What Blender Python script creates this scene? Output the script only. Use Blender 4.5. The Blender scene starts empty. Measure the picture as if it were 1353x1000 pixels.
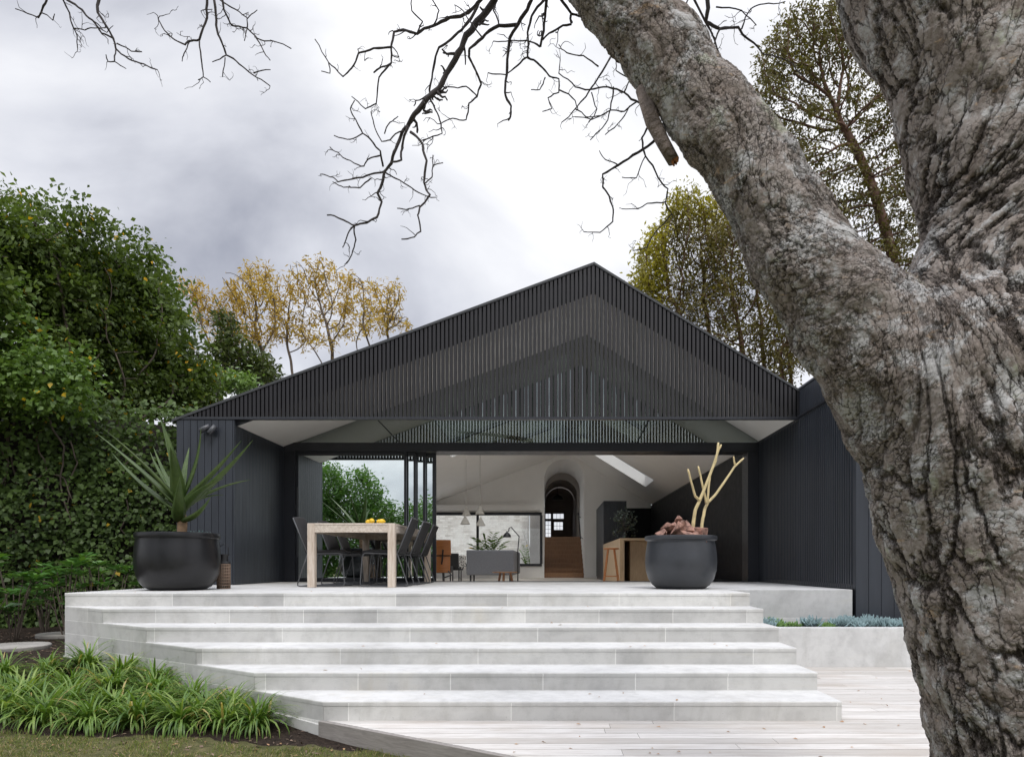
import bpy, bmesh, math, random
import numpy as np
from mathutils import Vector, Matrix, noise as mnoise
from mathutils.geometry import tessellate_polygon
R = math.radians
scene = bpy.context.scene
COL = scene.collection
random.seed(7)
rng = np.random.default_rng(11)

# ------------------------------------------------------------------ camera, sky, sun, exposure
CAMZ = 0.289                 # lens height above the terrace paving (z = 0)
FPX, VX, VY = 902.0, 725.0, 746.0
cam_d = bpy.data.cameras.new('camera')
cam_d.sensor_width = 36; cam_d.lens = 24.0
cam_d.shift_x = -(VX - 676.5) / 1353; cam_d.shift_y = (VY - 500) / 1353
cam_d.clip_start = 0.05; cam_d.clip_end = 2000
cam = bpy.data.objects.new('camera', cam_d); COL.objects.link(cam)
cam.location = (0, 0, CAMZ); cam.rotation_euler = (R(90), 0, 0)
scene.camera = cam

SUN_EL, SUN_ROT = R(52), R(160)
world = bpy.data.worlds.new('World'); scene.world = world; world.use_nodes = True
wn, wl = world.node_tree.nodes, world.node_tree.links
wn.clear()
w_out = wn.new('ShaderNodeOutputWorld'); w_bg = wn.new('ShaderNodeBackground')
w_tc = wn.new('ShaderNodeTexCoord')
w_sky = wn.new('ShaderNodeTexSky'); w_sky.sky_type = 'NISHITA'; w_sky.sun_disc = False
w_sky.sun_elevation = SUN_EL; w_sky.sun_rotation = SUN_ROT
def wmath(op, a, b=None):
    n = wn.new('ShaderNodeMath'); n.operation = op
    for i, v in enumerate((a, b)):
        if v is None: continue
        if isinstance(v, (int, float)): n.inputs[i].default_value = v
        else: wl.new(v, n.inputs[i])
    return n.outputs[0]
w_sep = wn.new('ShaderNodeSeparateXYZ'); wl.new(w_tc.outputs['Generated'], w_sep.inputs[0])
# project the view direction on a flat cloud deck so that clouds shrink towards the horizon
den = wmath('ADD', wmath('MAXIMUM', w_sep.outputs[2], 0.0), 0.34)
cx_ = wmath('DIVIDE', w_sep.outputs[0], den); cy_ = wmath('DIVIDE', w_sep.outputs[1], den)
w_cmb = wn.new('ShaderNodeCombineXYZ'); wl.new(cx_, w_cmb.inputs[0]); wl.new(cy_, w_cmb.inputs[1])
w_map = wn.new('ShaderNodeMapping'); w_map.inputs['Location'].default_value = (-6.3733, -3.3412, 3.3712)
w_map.inputs['Rotation'].default_value = (0, 0, R(-40)); w_map.inputs['Scale'].default_value = (0.9, 1.0, 1)
wl.new(w_cmb.outputs[0], w_map.inputs[0])
w_no = wn.new('ShaderNodeTexNoise'); w_no.inputs['Scale'].default_value = 1.5
w_no.inputs['Detail'].default_value = 9; w_no.inputs['Roughness'].default_value = 0.5
w_no.inputs['Distortion'].default_value = 0.5
wl.new(w_map.outputs[0], w_no.inputs['Vector'])
w_r = wn.new('ShaderNodeValToRGB'); wl.new(w_no.outputs['Fac'], w_r.inputs[0])
els = w_r.color_ramp.elements
els[0].position = 0.35; els[0].color = (0.27, 0.282, 0.34, 1)
els[1].position = 0.64; els[1].color = (0.95, 0.95, 0.965, 1)
e = els.new(0.485); e.color = (0.64, 0.65, 0.70, 1)
boost = wmath('ADD', 1.0, wmath('MULTIPLY', wmath('POWER', wmath('MAXIMUM', wmath('SUBTRACT', w_sep.outputs[2], 0.60), 0.0), 1.15), 12.0))
w_mul = wn.new('ShaderNodeMixRGB'); w_mul.blend_type = 'MULTIPLY'; w_mul.inputs[0].default_value = 1
wl.new(w_r.outputs[0], w_mul.inputs[1]); wl.new(boost, w_mul.inputs[2])
w_add = wn.new('ShaderNodeMixRGB'); w_add.blend_type = 'ADD'; w_add.inputs[0].default_value = 0.012
wl.new(w_mul.outputs[0], w_add.inputs[1]); wl.new(w_sky.outputs[0], w_add.inputs[2])
wl.new(w_add.outputs[0], w_bg.inputs[0]); w_bg.inputs[1].default_value = 1.0
wl.new(w_bg.outputs[0], w_out.inputs[0])

sun_d = bpy.data.lights.new('sun', 'SUN'); sun_d.energy = 1.1; sun_d.angle = R(14); sun_d.color = (1, 0.96, 0.9)
sun = bpy.data.objects.new('sun', sun_d); COL.objects.link(sun)
# from behind the camera and a little to the right
sd = Vector((math.cos(SUN_EL) * math.sin(SUN_ROT), math.cos(SUN_EL) * math.cos(SUN_ROT), math.sin(SUN_EL)))
sun.rotation_euler = sd.to_track_quat('Z', 'Y').to_euler()

vs = scene.view_settings
scene.display_settings.display_device = 'sRGB'
vs.view_transform = 'Standard'; vs.look = 'None'; vs.exposure = 0.14; vs.gamma = 1.0; vs.use_curve_mapping = False
scene.render.engine = 'CYCLES'
cy = scene.cycles
cy.use_denoising = True; cy.max_bounces = 10; cy.diffuse_bounces = 6; cy.glossy_bounces = 4
cy.transparent_max_bounces = 12; cy.caustics_reflective = False; cy.caustics_refractive = False
cy.sample_clamp_indirect = 6

# ------------------------------------------------------------------ helpers
def P(px, py, d):
    """photograph pixel at distance d in front of the camera -> point"""
    return Vector(((px - VX) * d / FPX, d, CAMZ + (VY - py) * d / FPX))

def link(o, parent=None, **tags):
    COL.objects.link(o)
    if parent is not None: o.parent = parent
    for k, v in tags.items():
        if v is not None: o[k] = v
    return o

def thing(name, label, cat, loc=(0, 0, 0), group=None, rotz=0):
    o = bpy.data.objects.new(name, None); o.empty_display_size = 0.1
    o.location = loc; o.rotation_euler = (0, 0, rotz)
    return link(o, None, label=label, category=cat, group=group)

def dup(root, loc, rotz=0, label=None, scale=1.0, group=None):
    r = root.copy(); COL.objects.link(r); r.location = loc; r.rotation_euler = (0, 0, rotz); r.scale = (scale,) * 3
    if label: r['label'] = label
    if group: r['group'] = group
    for ch in list(root.children):
        c = ch.copy(); COL.objects.link(c); c.parent = r
        for g in ch.children:
            d = g.copy(); COL.objects.link(d); d.parent = c
    return r

class MB:
    """collects shapes, links them as ONE mesh"""
    def __init__(self): self.v = []; self.f = []
    def add(self, vs_, fs_):
        n = len(self.v); self.v += [tuple(p) for p in vs_]; self.f += [tuple(i + n for i in f) for f in fs_]
        return self
    def box(self, x0, x1, y0, y1, z0, z1):
        return self.add([(x0,y0,z0),(x1,y0,z0),(x1,y1,z0),(x0,y1,z0),(x0,y0,z1),(x1,y0,z1),(x1,y1,z1),(x0,y1,z1)],
            [(0,3,2,1),(4,5,6,7),(0,1,5,4),(1,2,6,5),(2,3,7,6),(3,0,4,7)])
    def prism(self, poly, z0, z1, bottom=True, top=True):
        n = len(poly); v = [(x, y, z0) for x, y in poly] + [(x, y, z1) for x, y in poly]
        f = [(i, (i+1) % n, n + (i+1) % n, n + i) for i in range(n)]
        if top: f.append(tuple(range(n, 2*n)))
        if bottom: f.append(tuple(range(n-1, -1, -1)))
        return self.add(v, f)
    def prism_y(self, poly, y0, y1, holes=()):
        """polygon in x-z, with holes, extruded along y"""
        loops = [list(poly)] + [list(h) for h in holes]
        flat = [p for l in loops for p in l]
        tris = tessellate_polygon([[Vector((x, z, 0)) for x, z in l] for l in loops])
        n = len(flat)
        v = [(x, y0, z) for x, z in flat] + [(x, y1, z) for x, z in flat]
        f = []
        for t in tris:
            a, b, c = [flat[i] for i in t]
            ccw = (b[0]-a[0])*(c[1]-a[1]) - (b[1]-a[1])*(c[0]-a[0]) > 0
            t = tuple(t) if ccw else tuple(reversed(t))
            f.append(t); f.append(tuple(i + n for i in reversed(t)))
        k = 0
        for li, l in enumerate(loops):
            m = len(l)
            for i in range(m): f.append((k + i, k + n + i, k + n + (i+1) % m, k + (i+1) % m))
            k += m
        return self.add(v, f)
    def tube(self, pts, rad, n=8, caps=True, flat=1.0):
        pts = [Vector(p) for p in pts]; m = len(pts)
        if not hasattr(rad, '__len__'): rad = [rad] * m
        v = []; nrm = None
        for i, p in enumerate(pts):
            t = (pts[min(i+1, m-1)] - pts[max(i-1, 0)])
            if t.length < 1e-9: t = Vector((0, 0, 1))
            t.normalize()
            if nrm is None:
                nrm = t.orthogonal().normalized()
            else:
                nrm = nrm - t * nrm.dot(t)
                nrm = nrm.normalized() if nrm.length > 1e-6 else t.orthogonal().normalized()
            b = t.cross(nrm)
            for k in range(n):
                a = 2 * math.pi * k / n
                v.append(p + (nrm * math.cos(a) + b * math.sin(a) * flat) * rad[i])
        f = [(i*n + k, i*n + (k+1) % n, (i+1)*n + (k+1) % n, (i+1)*n + k) for i in range(m-1) for k in range(n)]
        if caps:
            f.append(tuple(range(n-1, -1, -1))); f.append(tuple((m-1)*n + k for k in range(n)))
        return self.add(v, f)
    def lathe(self, prof, n=48, c=(0, 0, 0)):
        v = []; m = len(prof)
        for r, z in prof:
            for k in range(n):
                a = 2 * math.pi * k / n
                v.append((c[0] + r * math.cos(a), c[1] + r * math.sin(a), c[2] + z))
        f = [(i*n + k, i*n + (k+1) % n, (i+1)*n + (k+1) % n, (i+1)*n + k) for i in range(m-1) for k in range(n)]
        f.append(tuple(range(n-1, -1, -1))); f.append(tuple((m-1)*n + k for k in range(n)))
        return self.add(v, f)
    def build(self, name, mat, parent=None, smooth=False, bevel=0, seg=2, shift=True, fix=True, auto=None, **tags):
        off = Vector(parent.location) if (parent is not None and shift) else Vector()
        pp = parent
        while shift and pp is not None and pp.parent is not None:
            pp = pp.parent; off += Vector(pp.location)
        me = bpy.data.meshes.new(name)
        me.from_pydata([tuple(Vector(p) - off) for p in self.v], [], self.f)
        if fix:
            bm = bmesh.new(); bm.from_mesh(me); bmesh.ops.recalc_face_normals(bm, faces=bm.faces)
            if bevel:
                es = [e for e in bm.edges if len(e.link_faces) == 2 and e.calc_face_angle(0) > 0.6]
                bmesh.ops.bevel(bm, geom=es, offset=bevel, segments=seg, affect='EDGES', profile=0.6)
            bm.to_mesh(me); bm.free()
        if smooth: me.shade_smooth()
        if auto:
            me.shade_smooth(); me.set_sharp_from_angle(angle=R(auto))
        if mat: me.materials.append(mat)
        return link(bpy.data.objects.new(name, me), parent, **tags)

def np_mesh(name, V, F, mat, parent=None, smooth=False, **tags):
    """V (n,3) array, F (m,4) array"""
    me = bpy.data.meshes.new(name)
    V = np.asarray(V, np.float32); F = np.asarray(F, np.int32); m, k = F.shape
    me.vertices.add(len(V)); me.vertices.foreach_set('co', V.ravel())
    me.loops.add(m * k); me.loops.foreach_set('vertex_index', F.ravel())
    me.polygons.add(m)
    me.polygons.foreach_set('loop_start', np.arange(0, m * k, k, dtype=np.int32))
    me.polygons.foreach_set('loop_total', np.full(m, k, np.int32))
    me.update(calc_edges=True)
    if smooth: me.shade_smooth()
    if mat: me.materials.append(mat)
    return link(bpy.data.objects.new(name, me), parent, **tags)

def unit(a): return a / np.maximum(np.linalg.norm(a, axis=-1, keepdims=True), 1e-9)

def leaf_arrays(C, T, N, L, W, fold=0.12):
    """diamond leaves folded along the midrib"""
    n = len(C); T = unit(T); S = unit(np.cross(T, N)); N = np.cross(S, T)
    L = np.broadcast_to(np.asarray(L, float), n)[:, None]; W = np.broadcast_to(np.asarray(W, float), n)[:, None]
    mid = C + T * L * 0.42
    V = np.stack([C, mid + S*W*0.5 + N*W*fold, C + T*L - N*L*0.08, mid - S*W*0.5 + N*W*fold], 1).reshape(-1, 3)
    F = np.arange(4 * n).reshape(n, 4)
    return V, F

def leaf_mesh(name, C, T, N, L, W, mat, parent=None, fold=0.12, **tags):
    V, F = leaf_arrays(C, T, N, L, W, fold)
    if parent is not None: V = V - np.array(parent.location)
    return np_mesh(name, V, F, mat, parent, **tags)

# ------------------------------------------------------------------ materials
class NT:
    def __init__(self, name):
        self.m = bpy.data.materials.new(name); self.m.use_nodes = True
        self.t = self.m.node_tree; self.n = self.t.nodes; self.l = self.t.links
        self.b = self.n['Principled BSDF']; self.out = self.n['Material Output']
    def new(self, typ, **kw):
        nd = self.n.new(typ)
        for k, v in kw.items(): setattr(nd, k, v)
        return nd
    def set(self, nd, **kw):
        for k, v in kw.items():
            s = nd.inputs[k.replace('_', ' ')]
            if hasattr(v, 'is_linked') or isinstance(v, bpy.types.NodeSocket): self.l.new(v, s)
            else: s.default_value = v
        return nd
    def coord(self, scale=(1, 1, 1), kind='Object', rot=(0, 0, 0), loc=(0, 0, 0)):
        tc = self.new('ShaderNodeTexCoord'); mp = self.new('ShaderNodeMapping')
        mp.inputs['Scale'].default_value = scale; mp.inputs['Rotation'].default_value = rot; mp.inputs['Location'].default_value = loc
        self.l.new(tc.outputs[kind], mp.inputs[0]); return mp.outputs[0]
    def noise(self, vec, scale, detail=4, rough=0.55, dist=0.0, out='Fac'):
        nd = self.new('ShaderNodeTexNoise')
        self.l.new(vec, nd.inputs['Vector']); nd.inputs['Scale'].default_value = scale
        nd.inputs['Detail'].default_value = detail; nd.inputs['Roughness'].default_value = rough; nd.inputs['Distortion'].default_value = dist
        return nd.outputs[out]
    def ramp(self, fac, *stops):
        nd = self.new('ShaderNodeValToRGB'); self.l.new(fac, nd.inputs[0]); el = nd.color_ramp.elements
        while len(el) > 1: el.remove(el[-1])
        el[0].position = stops[0][0]; c = stops[0][1]; el[0].color = tuple(c) + (1,) if hasattr(c, '__len__') else (c, c, c, 1)
        for p, c in stops[1:]:
            e = el.new(p); e.color = tuple(c) + (1,) if hasattr(c, '__len__') else (c, c, c, 1)
        return nd.outputs[0]
    def mix(self, fac, a, b, mode='MIX'):
        nd = self.new('ShaderNodeMixRGB', blend_type=mode)
        for i, v in enumerate((fac, a, b)):
            if isinstance(v, bpy.types.NodeSocket): self.l.new(v, nd.inputs[i])
            elif i == 0: nd.inputs[0].default_value = v
            else: nd.inputs[i].default_value = tuple(v) + (1,) if hasattr(v, '__len__') else (v, v, v, 1)
        return nd.outputs[0]
    def math(self, op, a, b=0.0):
        nd = self.new('ShaderNodeMath', operation=op)
        for i, v in enumerate((a, b)):
            if isinstance(v, bpy.types.NodeSocket): self.l.new(v, nd.inputs[i])
            else: nd.inputs[i].default_value = v
        return nd.outputs[0]
    def bump(self, h, strength=0.3, dist=0.01):
        nd = self.new('ShaderNodeBump'); self.l.new(h, nd.inputs['Height'])
        nd.inputs['Strength'].default_value = strength; nd.inputs['Distance'].default_value = dist
        self.l.new(nd.outputs[0], self.b.inputs['Normal']); return nd
    def base(self, c):
        if isinstance(c, bpy.types.NodeSocket): self.l.new(c, self.b.inputs['Base Color'])
        else: self.b.inputs['Base Color'].default_value = tuple(c) + (1,)
    def props(self, rough=0.6, metal=0.0, spec=0.5, coat=0.0):
        self.b.inputs['Roughness'].default_value = rough; self.b.inputs['Metallic'].default_value = metal
        self.b.inputs['Specular IOR Level'].default_value = spec; self.b.inputs['Coat Weight'].default_value = coat

def plain(name, col, rough=0.6, var=0.18, scale=6, bump=0.1, bscale=60, metal=0, spec=0.5, stretch=(1, 1, 1), bdist=0.003):
    t = NT(name); v = t.coord(stretch)
    f = t.noise(v, scale, 5); lo = [c * (1 - var) for c in col]; hi = [min(1, c * (1 + var)) for c in col]
    t.base(t.ramp(f, (0.3, lo), (0.7, hi))); t.props(rough, metal, spec)
    rr = t.math('ADD', t.math('MULTIPLY', t.math('SUBTRACT', t.noise(v, scale * 2.3, 3), 0.5), 0.25), rough); t.l.new(rr, t.b.inputs['Roughness'])
    if bump: t.bump(t.noise(v, bscale, 4), bump, bdist)
    return t.m

def wood(name, c1, c2, rough=0.6, stretch=(1, 1, 12), scale=14, bump=0.2):
    t = NT(name); v = t.coord(stretch)
    f = t.noise(v, scale, 6, 0.6, 0.8); g = t.noise(t.coord(), 3, 3)
    c = t.ramp(f, (0.28, c1), (0.72, c2)); t.base(t.mix(t.math('MULTIPLY', g, 0.5), c, [a * 0.8 for a in c1]))
    t.props(rough); t.bump(f, bump, 0.003); return t.m

def leafmat(name, cols, rough=0.45, trans=0.3, tcol=None, rare=None, spec=0.4):
    t = NT(name); g = t.new('ShaderNodeNewGeometry'); rnd = g.outputs['Random Per Island']
    n = len(cols); c = t.ramp(rnd, *[(i / max(1, n - 1), cols[i]) for i in range(n)])
    big = t.noise(t.coord(), 0.9, 3)
    c = t.mix(t.ramp(big, (0.35, 0.0), (0.65, 0.55)), c, [x * 1.7 for x in cols[n // 2]])
    if rare:
        r2 = t.new('ShaderNodeTexWhiteNoise', noise_dimensions='1D'); t.l.new(rnd, r2.inputs['W'])
        c = t.mix(t.math('GREATER_THAN', r2.outputs[0], 1 - rare[1]), c, rare[0])
    t.base(c); t.props(rough, 0, spec)
    tr = t.new('ShaderNodeBsdfTranslucent'); t.l.new(t.mix(1.0, c, tcol or (1.3, 1.35, 0.6), 'MULTIPLY'), tr.inputs[0])
    mx = t.new('ShaderNodeMixShader'); mx.inputs[0].default_value = trans
    t.l.new(t.b.outputs[0], mx.inputs[1]); t.l.new(tr.outputs[0], mx.inputs[2]); t.l.new(mx.outputs[0], t.out.inputs[0])
    return t.m

def concrete(name, col, joints=True, bw=1.15, bh=0.135, off=0.0):
    """pale limestone-like concrete blocks: joints across the risers, cloudy stains"""
    t = NT(name); v = t.coord(kind='Object')
    f = t.noise(v, 1.6, 6, 0.6, 0.4); f2 = t.noise(v, 9, 6, 0.65); f3 = t.noise(t.coord((1, 1, 7)), 2.2, 4, 0.6)
    c = t.ramp(f, (0.3, [a * 0.80 for a in col]), (0.5, col), (0.72, [min(1, a * 1.08) for a in col]))
    c = t.mix(t.ramp(f2, (0.46, 0.0), (0.75, 0.5)), c, [a * 0.64 for a in col])
    c = t.mix(t.ramp(f3, (0.58, 0.0), (0.8, 0.3)), c, (col[0] * 0.95, col[1] * 0.9, col[2] * 0.78))
    wm = t.noise(t.coord((1.0, 1.0, 0.35), loc=(3, 5, 1)), 2.6, 7, 0.7, 0.8)
    c = t.mix(t.ramp(wm, (0.52, 0.0), (0.66, 0.35)), c, (col[0] * 0.66, col[1] * 0.65, col[2] * 0.61))
    rs = t.noise(t.coord((1.0, 1.0, 0.25), loc=(8, 1, 4)), 1.1, 5, 0.6)
    c = t.mix(t.ramp(rs, (0.64, 0.0), (0.74, 0.35)), c, (col[0] * 0.92, col[1] * 0.82, col[2] * 0.62))
    h = f2
    if joints:
        sep = t.new('ShaderNodeSeparateXYZ'); t.l.new(v, sep.inputs[0])
        cmb = t.new('ShaderNodeCombineXYZ'); t.l.new(t.math('ADD', t.math('ADD', sep.outputs[0], 20.37 + off), t.math('MULTIPLY', sep.outputs[1], 0.37)), cmb.inputs[0])
        cmb.inputs[1].default_value = 0
        t.l.new(t.math('ADD', sep.outputs[2], 10 * bh), cmb.inputs[1])
        br = t.new('ShaderNodeTexBrick', offset=0.43, offset_frequency=2, squash=0.62, squash_frequency=3); t.l.new(cmb.outputs[0], br.inputs['Vector'])
        br.inputs['Scale'].default_value = 1; br.inputs['Brick Width'].default_value = bw; br.inputs['Row Height'].default_value = bh
        br.inputs['Mortar Size'].default_value = 0.0045; br.inputs['Mortar Smooth'].default_value = 0.4; br.inputs['Bias'].default_value = 0.0
        br.inputs['Color1'].default_value = (0.82, 0.82, 0.82, 1); br.inputs['Color2'].default_value = (1.09, 1.09, 1.08, 1)
        br.inputs['Mortar'].default_value = (1.25, 1.25, 1.24, 1)
        # joints only show on upright faces
        ge = t.new('ShaderNodeNewGeometry'); s2 = t.new('ShaderNodeSeparateXYZ'); t.l.new(ge.outputs['True Normal'], s2.inputs[0])
        up = t.math('LESS_THAN', t.math('ABSOLUTE', s2.outputs[2]), 0.5)
        c = t.mix(up, c, t.mix(1.0, c, br.outputs['Color'], 'MULTIPLY'))
        h = t.math('SUBTRACT', t.math('MULTIPLY', f2, 0.5), t.math('MULTIPLY', t.math('MULTIPLY', br.outputs['Fac'], up), 0.8))
    ve = t.noise(v, 55, 3, 0.6)
    c = t.mix(t.ramp(ve, (0.66, 0.0), (0.74, 0.4)), c, [a * 0.45 for a in col])
    t.base(c); t.props(0.8, 0, 0.3); t.bump(h, 0.25, 0.006); return t.m

def glassmat(name, refl=0.4, tint=(0.75, 0.82, 0.8), rough=0.0):
    t = NT(name); t.n.remove(t.b)
    tr = t.new('ShaderNodeBsdfTransparent'); tr.inputs[0].default_value = tint + (1,)
    gl = t.new('ShaderNodeBsdfGlossy'); gl.inputs['Roughness'].default_value = rough; gl.inputs[0].default_value = (0.92, 0.98, 0.97, 1)
    lw = t.new('ShaderNodeLayerWeight'); lw.inputs[0].default_value = 0.25
    f = t.math('ADD', refl, t.math('MULTIPLY', lw.outputs['Fresnel'], 0.5))
    mx = t.new('ShaderNodeMixShader'); t.l.new(f, mx.inputs[0]); t.l.new(tr.outputs[0], mx.inputs[1]); t.l.new(gl.outputs[0], mx.inputs[2])
    t.l.new(mx.outputs[0], t.out.inputs[0]); return t.m

MT = {}
MT['batten'] = plain('black_batten_paint', (0.014, 0.013, 0.0155), 0.5, 0.25, 3, 0.15, 40, stretch=(3, 3, 0.4))
MT['clad'] = plain('charcoal_cladding', (0.031, 0.036, 0.046), 0.42, 0.2, 2, 0.12, 30, stretch=(4, 4, 0.5))
MT['frame'] = plain('dark_aluminium', (0.028, 0.030, 0.037), 0.35, 0.1, 4, 0.0)
MT['roof'] = plain('dark_roof_metal', (0.05, 0.052, 0.055), 0.4, 0.15, 2, 0.05)
MT['white'] = plain('white_plaster', (0.93, 0.92, 0.90), 0.7, 0.02, 3, 0.05, 90)
MT['soffit'] = plain('pale_soffit', (0.86, 0.845, 0.81), 0.6, 0.04, 2, 0.04, 90)
MT['stone'] = concrete('pale_step_stone', (0.60, 0.595, 0.575))
MT['plinth'] = concrete('pale_cast_concrete', (0.60, 0.60, 0.595), True, 2.4, 0.62)
MT['floorwood'] = wood('warm_floor_boards', (0.24, 0.125, 0.065), (0.40, 0.225, 0.12), 0.4, (12, 1, 1), 5)
MT['palefloor'] = wood('pale_bounce_boards', (0.68, 0.61, 0.52), (0.80, 0.73, 0.64), 0.45, (12, 1, 1), 5)  # pale tone chosen so the unseen floor bounces daylight into the room
MT['oak'] = wood('pale_oak', (0.44, 0.30, 0.17), (0.62, 0.45, 0.28), 0.5, (6, 6, 0.7), 8)
MT['tablewood'] = wood('whitewashed_timber', (0.46, 0.37, 0.29), (0.84, 0.77, 0.68), 0.75, (9, 1.0, 9), 5, 0.35)
MT['legwood'] = wood('whitewashed_leg', (0.46, 0.35, 0.26), (0.84, 0.77, 0.68), 0.75, (8, 8, 0.8), 5, 0.35)
MT['pot'] = plain('matt_black_pot', (0.010, 0.010, 0.0115), 0.33, 0.15, 5, 0.06, 80)
MT['pot2'] = plain('charcoal_pot', (0.038, 0.041, 0.047), 0.38, 0.2, 4, 0.06, 80)
MT['soil'] = plain('dark_soil', (0.02, 0.015, 0.011), 0.95, 0.5, 30, 0.8, 60, bdist=0.02)
MT['weave'] = plain('charcoal_weave', (0.030, 0.029, 0.030), 0.85, 0.3, 60, 0.6, 220)
MT['steel'] = plain('grey_powdercoat_steel', (0.085, 0.087, 0.092), 0.4, 0.1, 10, 0.0)
MT['fabric'] = plain('grey_sofa_fabric', (0.16, 0.165, 0.18), 0.9, 0.12, 30, 0.3, 260)
MT['leather'] = wood('tan_plywood_shell', (0.48, 0.17, 0.05), (0.66, 0.28, 0.10), 0.4, (1, 1, 7), 6, 0.05)
MT['black'] = plain('black_metal', (0.012, 0.012, 0.013), 0.45, 0.1, 5, 0.0)
MT['cone'] = plain('cement_shade', (0.42, 0.40, 0.36), 0.85, 0.1, 20, 0.2)
MT['lemon'] = plain('lemon_skin', (0.80, 0.52, 0.03), 0.4, 0.1, 20, 0.3, 160)
MT['rust'] = wood('brown_wicker', (0.16, 0.105, 0.07), (0.30, 0.21, 0.15), 0.7)
MT['rock'] = plain('red_brown_stone', (0.30, 0.17, 0.13), 0.9, 0.75, 16, 1.0, 55, bdist=0.015)
MT['stem'] = plain('pale_yellow_stem', (0.60, 0.49, 0.26), 0.6, 0.2, 12, 0.3, 50)
MT['paver'] = plain('pale_paver', (0.30, 0.285, 0.26), 0.85, 0.25, 5, 0.4)
MT['glass'] = glassmat('tinted_door_glass', 0.80, (0.5, 0.6, 0.6))
MT['gable'] = glassmat('clear_gable_glass', 0.27, (0.36, 0.39, 0.35))
MT['clear'] = glassmat('clear_window_glass', 0.03, (0.95, 0.97, 0.96))
MT['twig'] = plain('dark_twig_bark', (0.050, 0.042, 0.040), 0.85, 0.3, 9, 0.4, 60)
MT['gumbark'] = plain('red_brown_gum_bark', (0.16, 0.09, 0.065), 0.85, 0.4, 3, 0.4, 20)
MT['greybark'] = plain('grey_brown_bark', (0.12, 0.095, 0.075), 0.9, 0.35, 4, 0.4, 25)
# ------------------------------------------------------------------ terrace, steps, deck
H = 0.135
def dk(k): return 7.03 - 0.4415 * k
def xk(k): return -4.98 + 0.678 * k
XR = 2.07
DB = 11.60                                   # the paving stops at the door track
def smooth(a, b, x):
    t = np.clip((x - a) / (b - a), 0, 1); return t * t * (3 - 2 * t)
def ground_z(x, y):
    x = np.asarray(x, float); y = np.asarray(y, float)
    z = -0.95 + 0.245 * smooth(4.0, 7.2, y) * smooth(-0.2, -3.5, x) + 0.05 * smooth(-0.6, -3.0, x)
    return z + 0.012 * np.sin(x * 3.1 + y * 1.7) * np.sin(y * 2.3 - x) * smooth(25, 12, np.abs(y))

gx = np.concatenate([-np.geomspace(500, 14, 14), np.arange(-13, 8.01, 0.25), np.geomspace(9, 500, 14)])
gy = np.concatenate([-np.geomspace(500, 4, 14), np.arange(-3.5, 16.01, 0.25), np.geomspace(17, 500, 14)])
GX, GY = np.meshgrid(gx, gy); GZ = ground_z(GX, GY)
nx, ny = len(gx), len(gy); idx = np.arange(nx * ny).reshape(ny, nx)
GF = np.stack([idx[:-1, :-1], idx[:-1, 1:], idx[1:, 1:], idx[1:, :-1]], -1).reshape(-1, 4)
gt = NT('garden_earth'); gv = gt.coord()
gsep = gt.new('ShaderNodeSeparateXYZ'); gt.l.new(gv, gsep.inputs[0])
wob = gt.math('MULTIPLY', gt.math('SUBTRACT', gt.noise(gv, 3.5, 4), 0.5), 0.35)
fr = gt.math('ADD', gt.math('ADD', gsep.outputs[1], wob), gt.math('MULTIPLY', gsep.outputs[0], 0.08))
lawnmask = gt.math('LESS_THAN', fr, 4.43)
soil = gt.ramp(gt.noise(gv, 26, 6, 0.7), (0.3, (0.012, 0.009, 0.007)), (0.6, (0.045, 0.032, 0.024)), (0.8, (0.10, 0.07, 0.05)))
thatch = gt.ramp(gt.noise(gv, 14, 6, 0.7), (0.3, (0.045, 0.05, 0.018)), (0.55, (0.12, 0.115, 0.05)), (0.75, (0.21, 0.165, 0.09)))
gt.base(gt.mix(lawnmask, soil, thatch)); gt.props(0.95, 0, 0.15); gt.bump(gt.noise(gv, 40, 5, 0.7), 0.8, 0.03)
np_mesh('ground', np.stack([GX, GY, GZ], -1).reshape(-1, 3), GF, gt.m, None, True, kind='structure')

ter = thing('stone_steps', 'broad flight of pale grey stone steps rising to the paved terrace', 'steps', (-1.4, 7.0, -0.95))
for k in range(6):
    back = DB if k == 0 else dk(k - 1) + 0.25
    z1, z0 = -k * H, (-(k + 1) * H if k < 5 else -1.1)
    x_in = -4.98
    def plan(o):
        pts = [(xk(k) - 0.2*o, dk(k) - o), (XR + o * 0.5, dk(k) - o), (XR + o * 0.5, back)]
        pts += [(x_in - o, back), (x_in - o, dk(0) - 0.5*o)] if k == 0 else [(xk(k) - 0.678 * (back - dk(k)) / 0.4415 - 0.0, back)]
        if k > 0:   # keep the cut end on the one diagonal line
            yb = min(back, 7.03); pts = [(xk(k) - 0.8*o, dk(k) - o), (XR + o * 0.5, dk(k) - o), (XR + o*0.5, yb), (xk(k) - 0.678 * (yb - dk(k)) / 0.4415 - 0.8*o, yb)]
        return pts
    if k == 0:
        m = MB().prism(plan(0), z0, z1 - 0.03, bottom=False)
        st = m.build('landing', MT['stone'], ter)
        t = MB().prism(plan(0.004), z1 - 0.03, z1, bottom=False).build('paving', MT['stone'], st, bevel=0.003, seg=1)
    else:
        st = MB().prism(plan(0), z0, z1 - 0.03, bottom=False).build('step', MT['stone'], ter)
        MB().prism(plan(0.004), z1 - 0.03, z1, bottom=False).build('tread', MT['stone'], st, bevel=0.003, seg=1)
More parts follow.
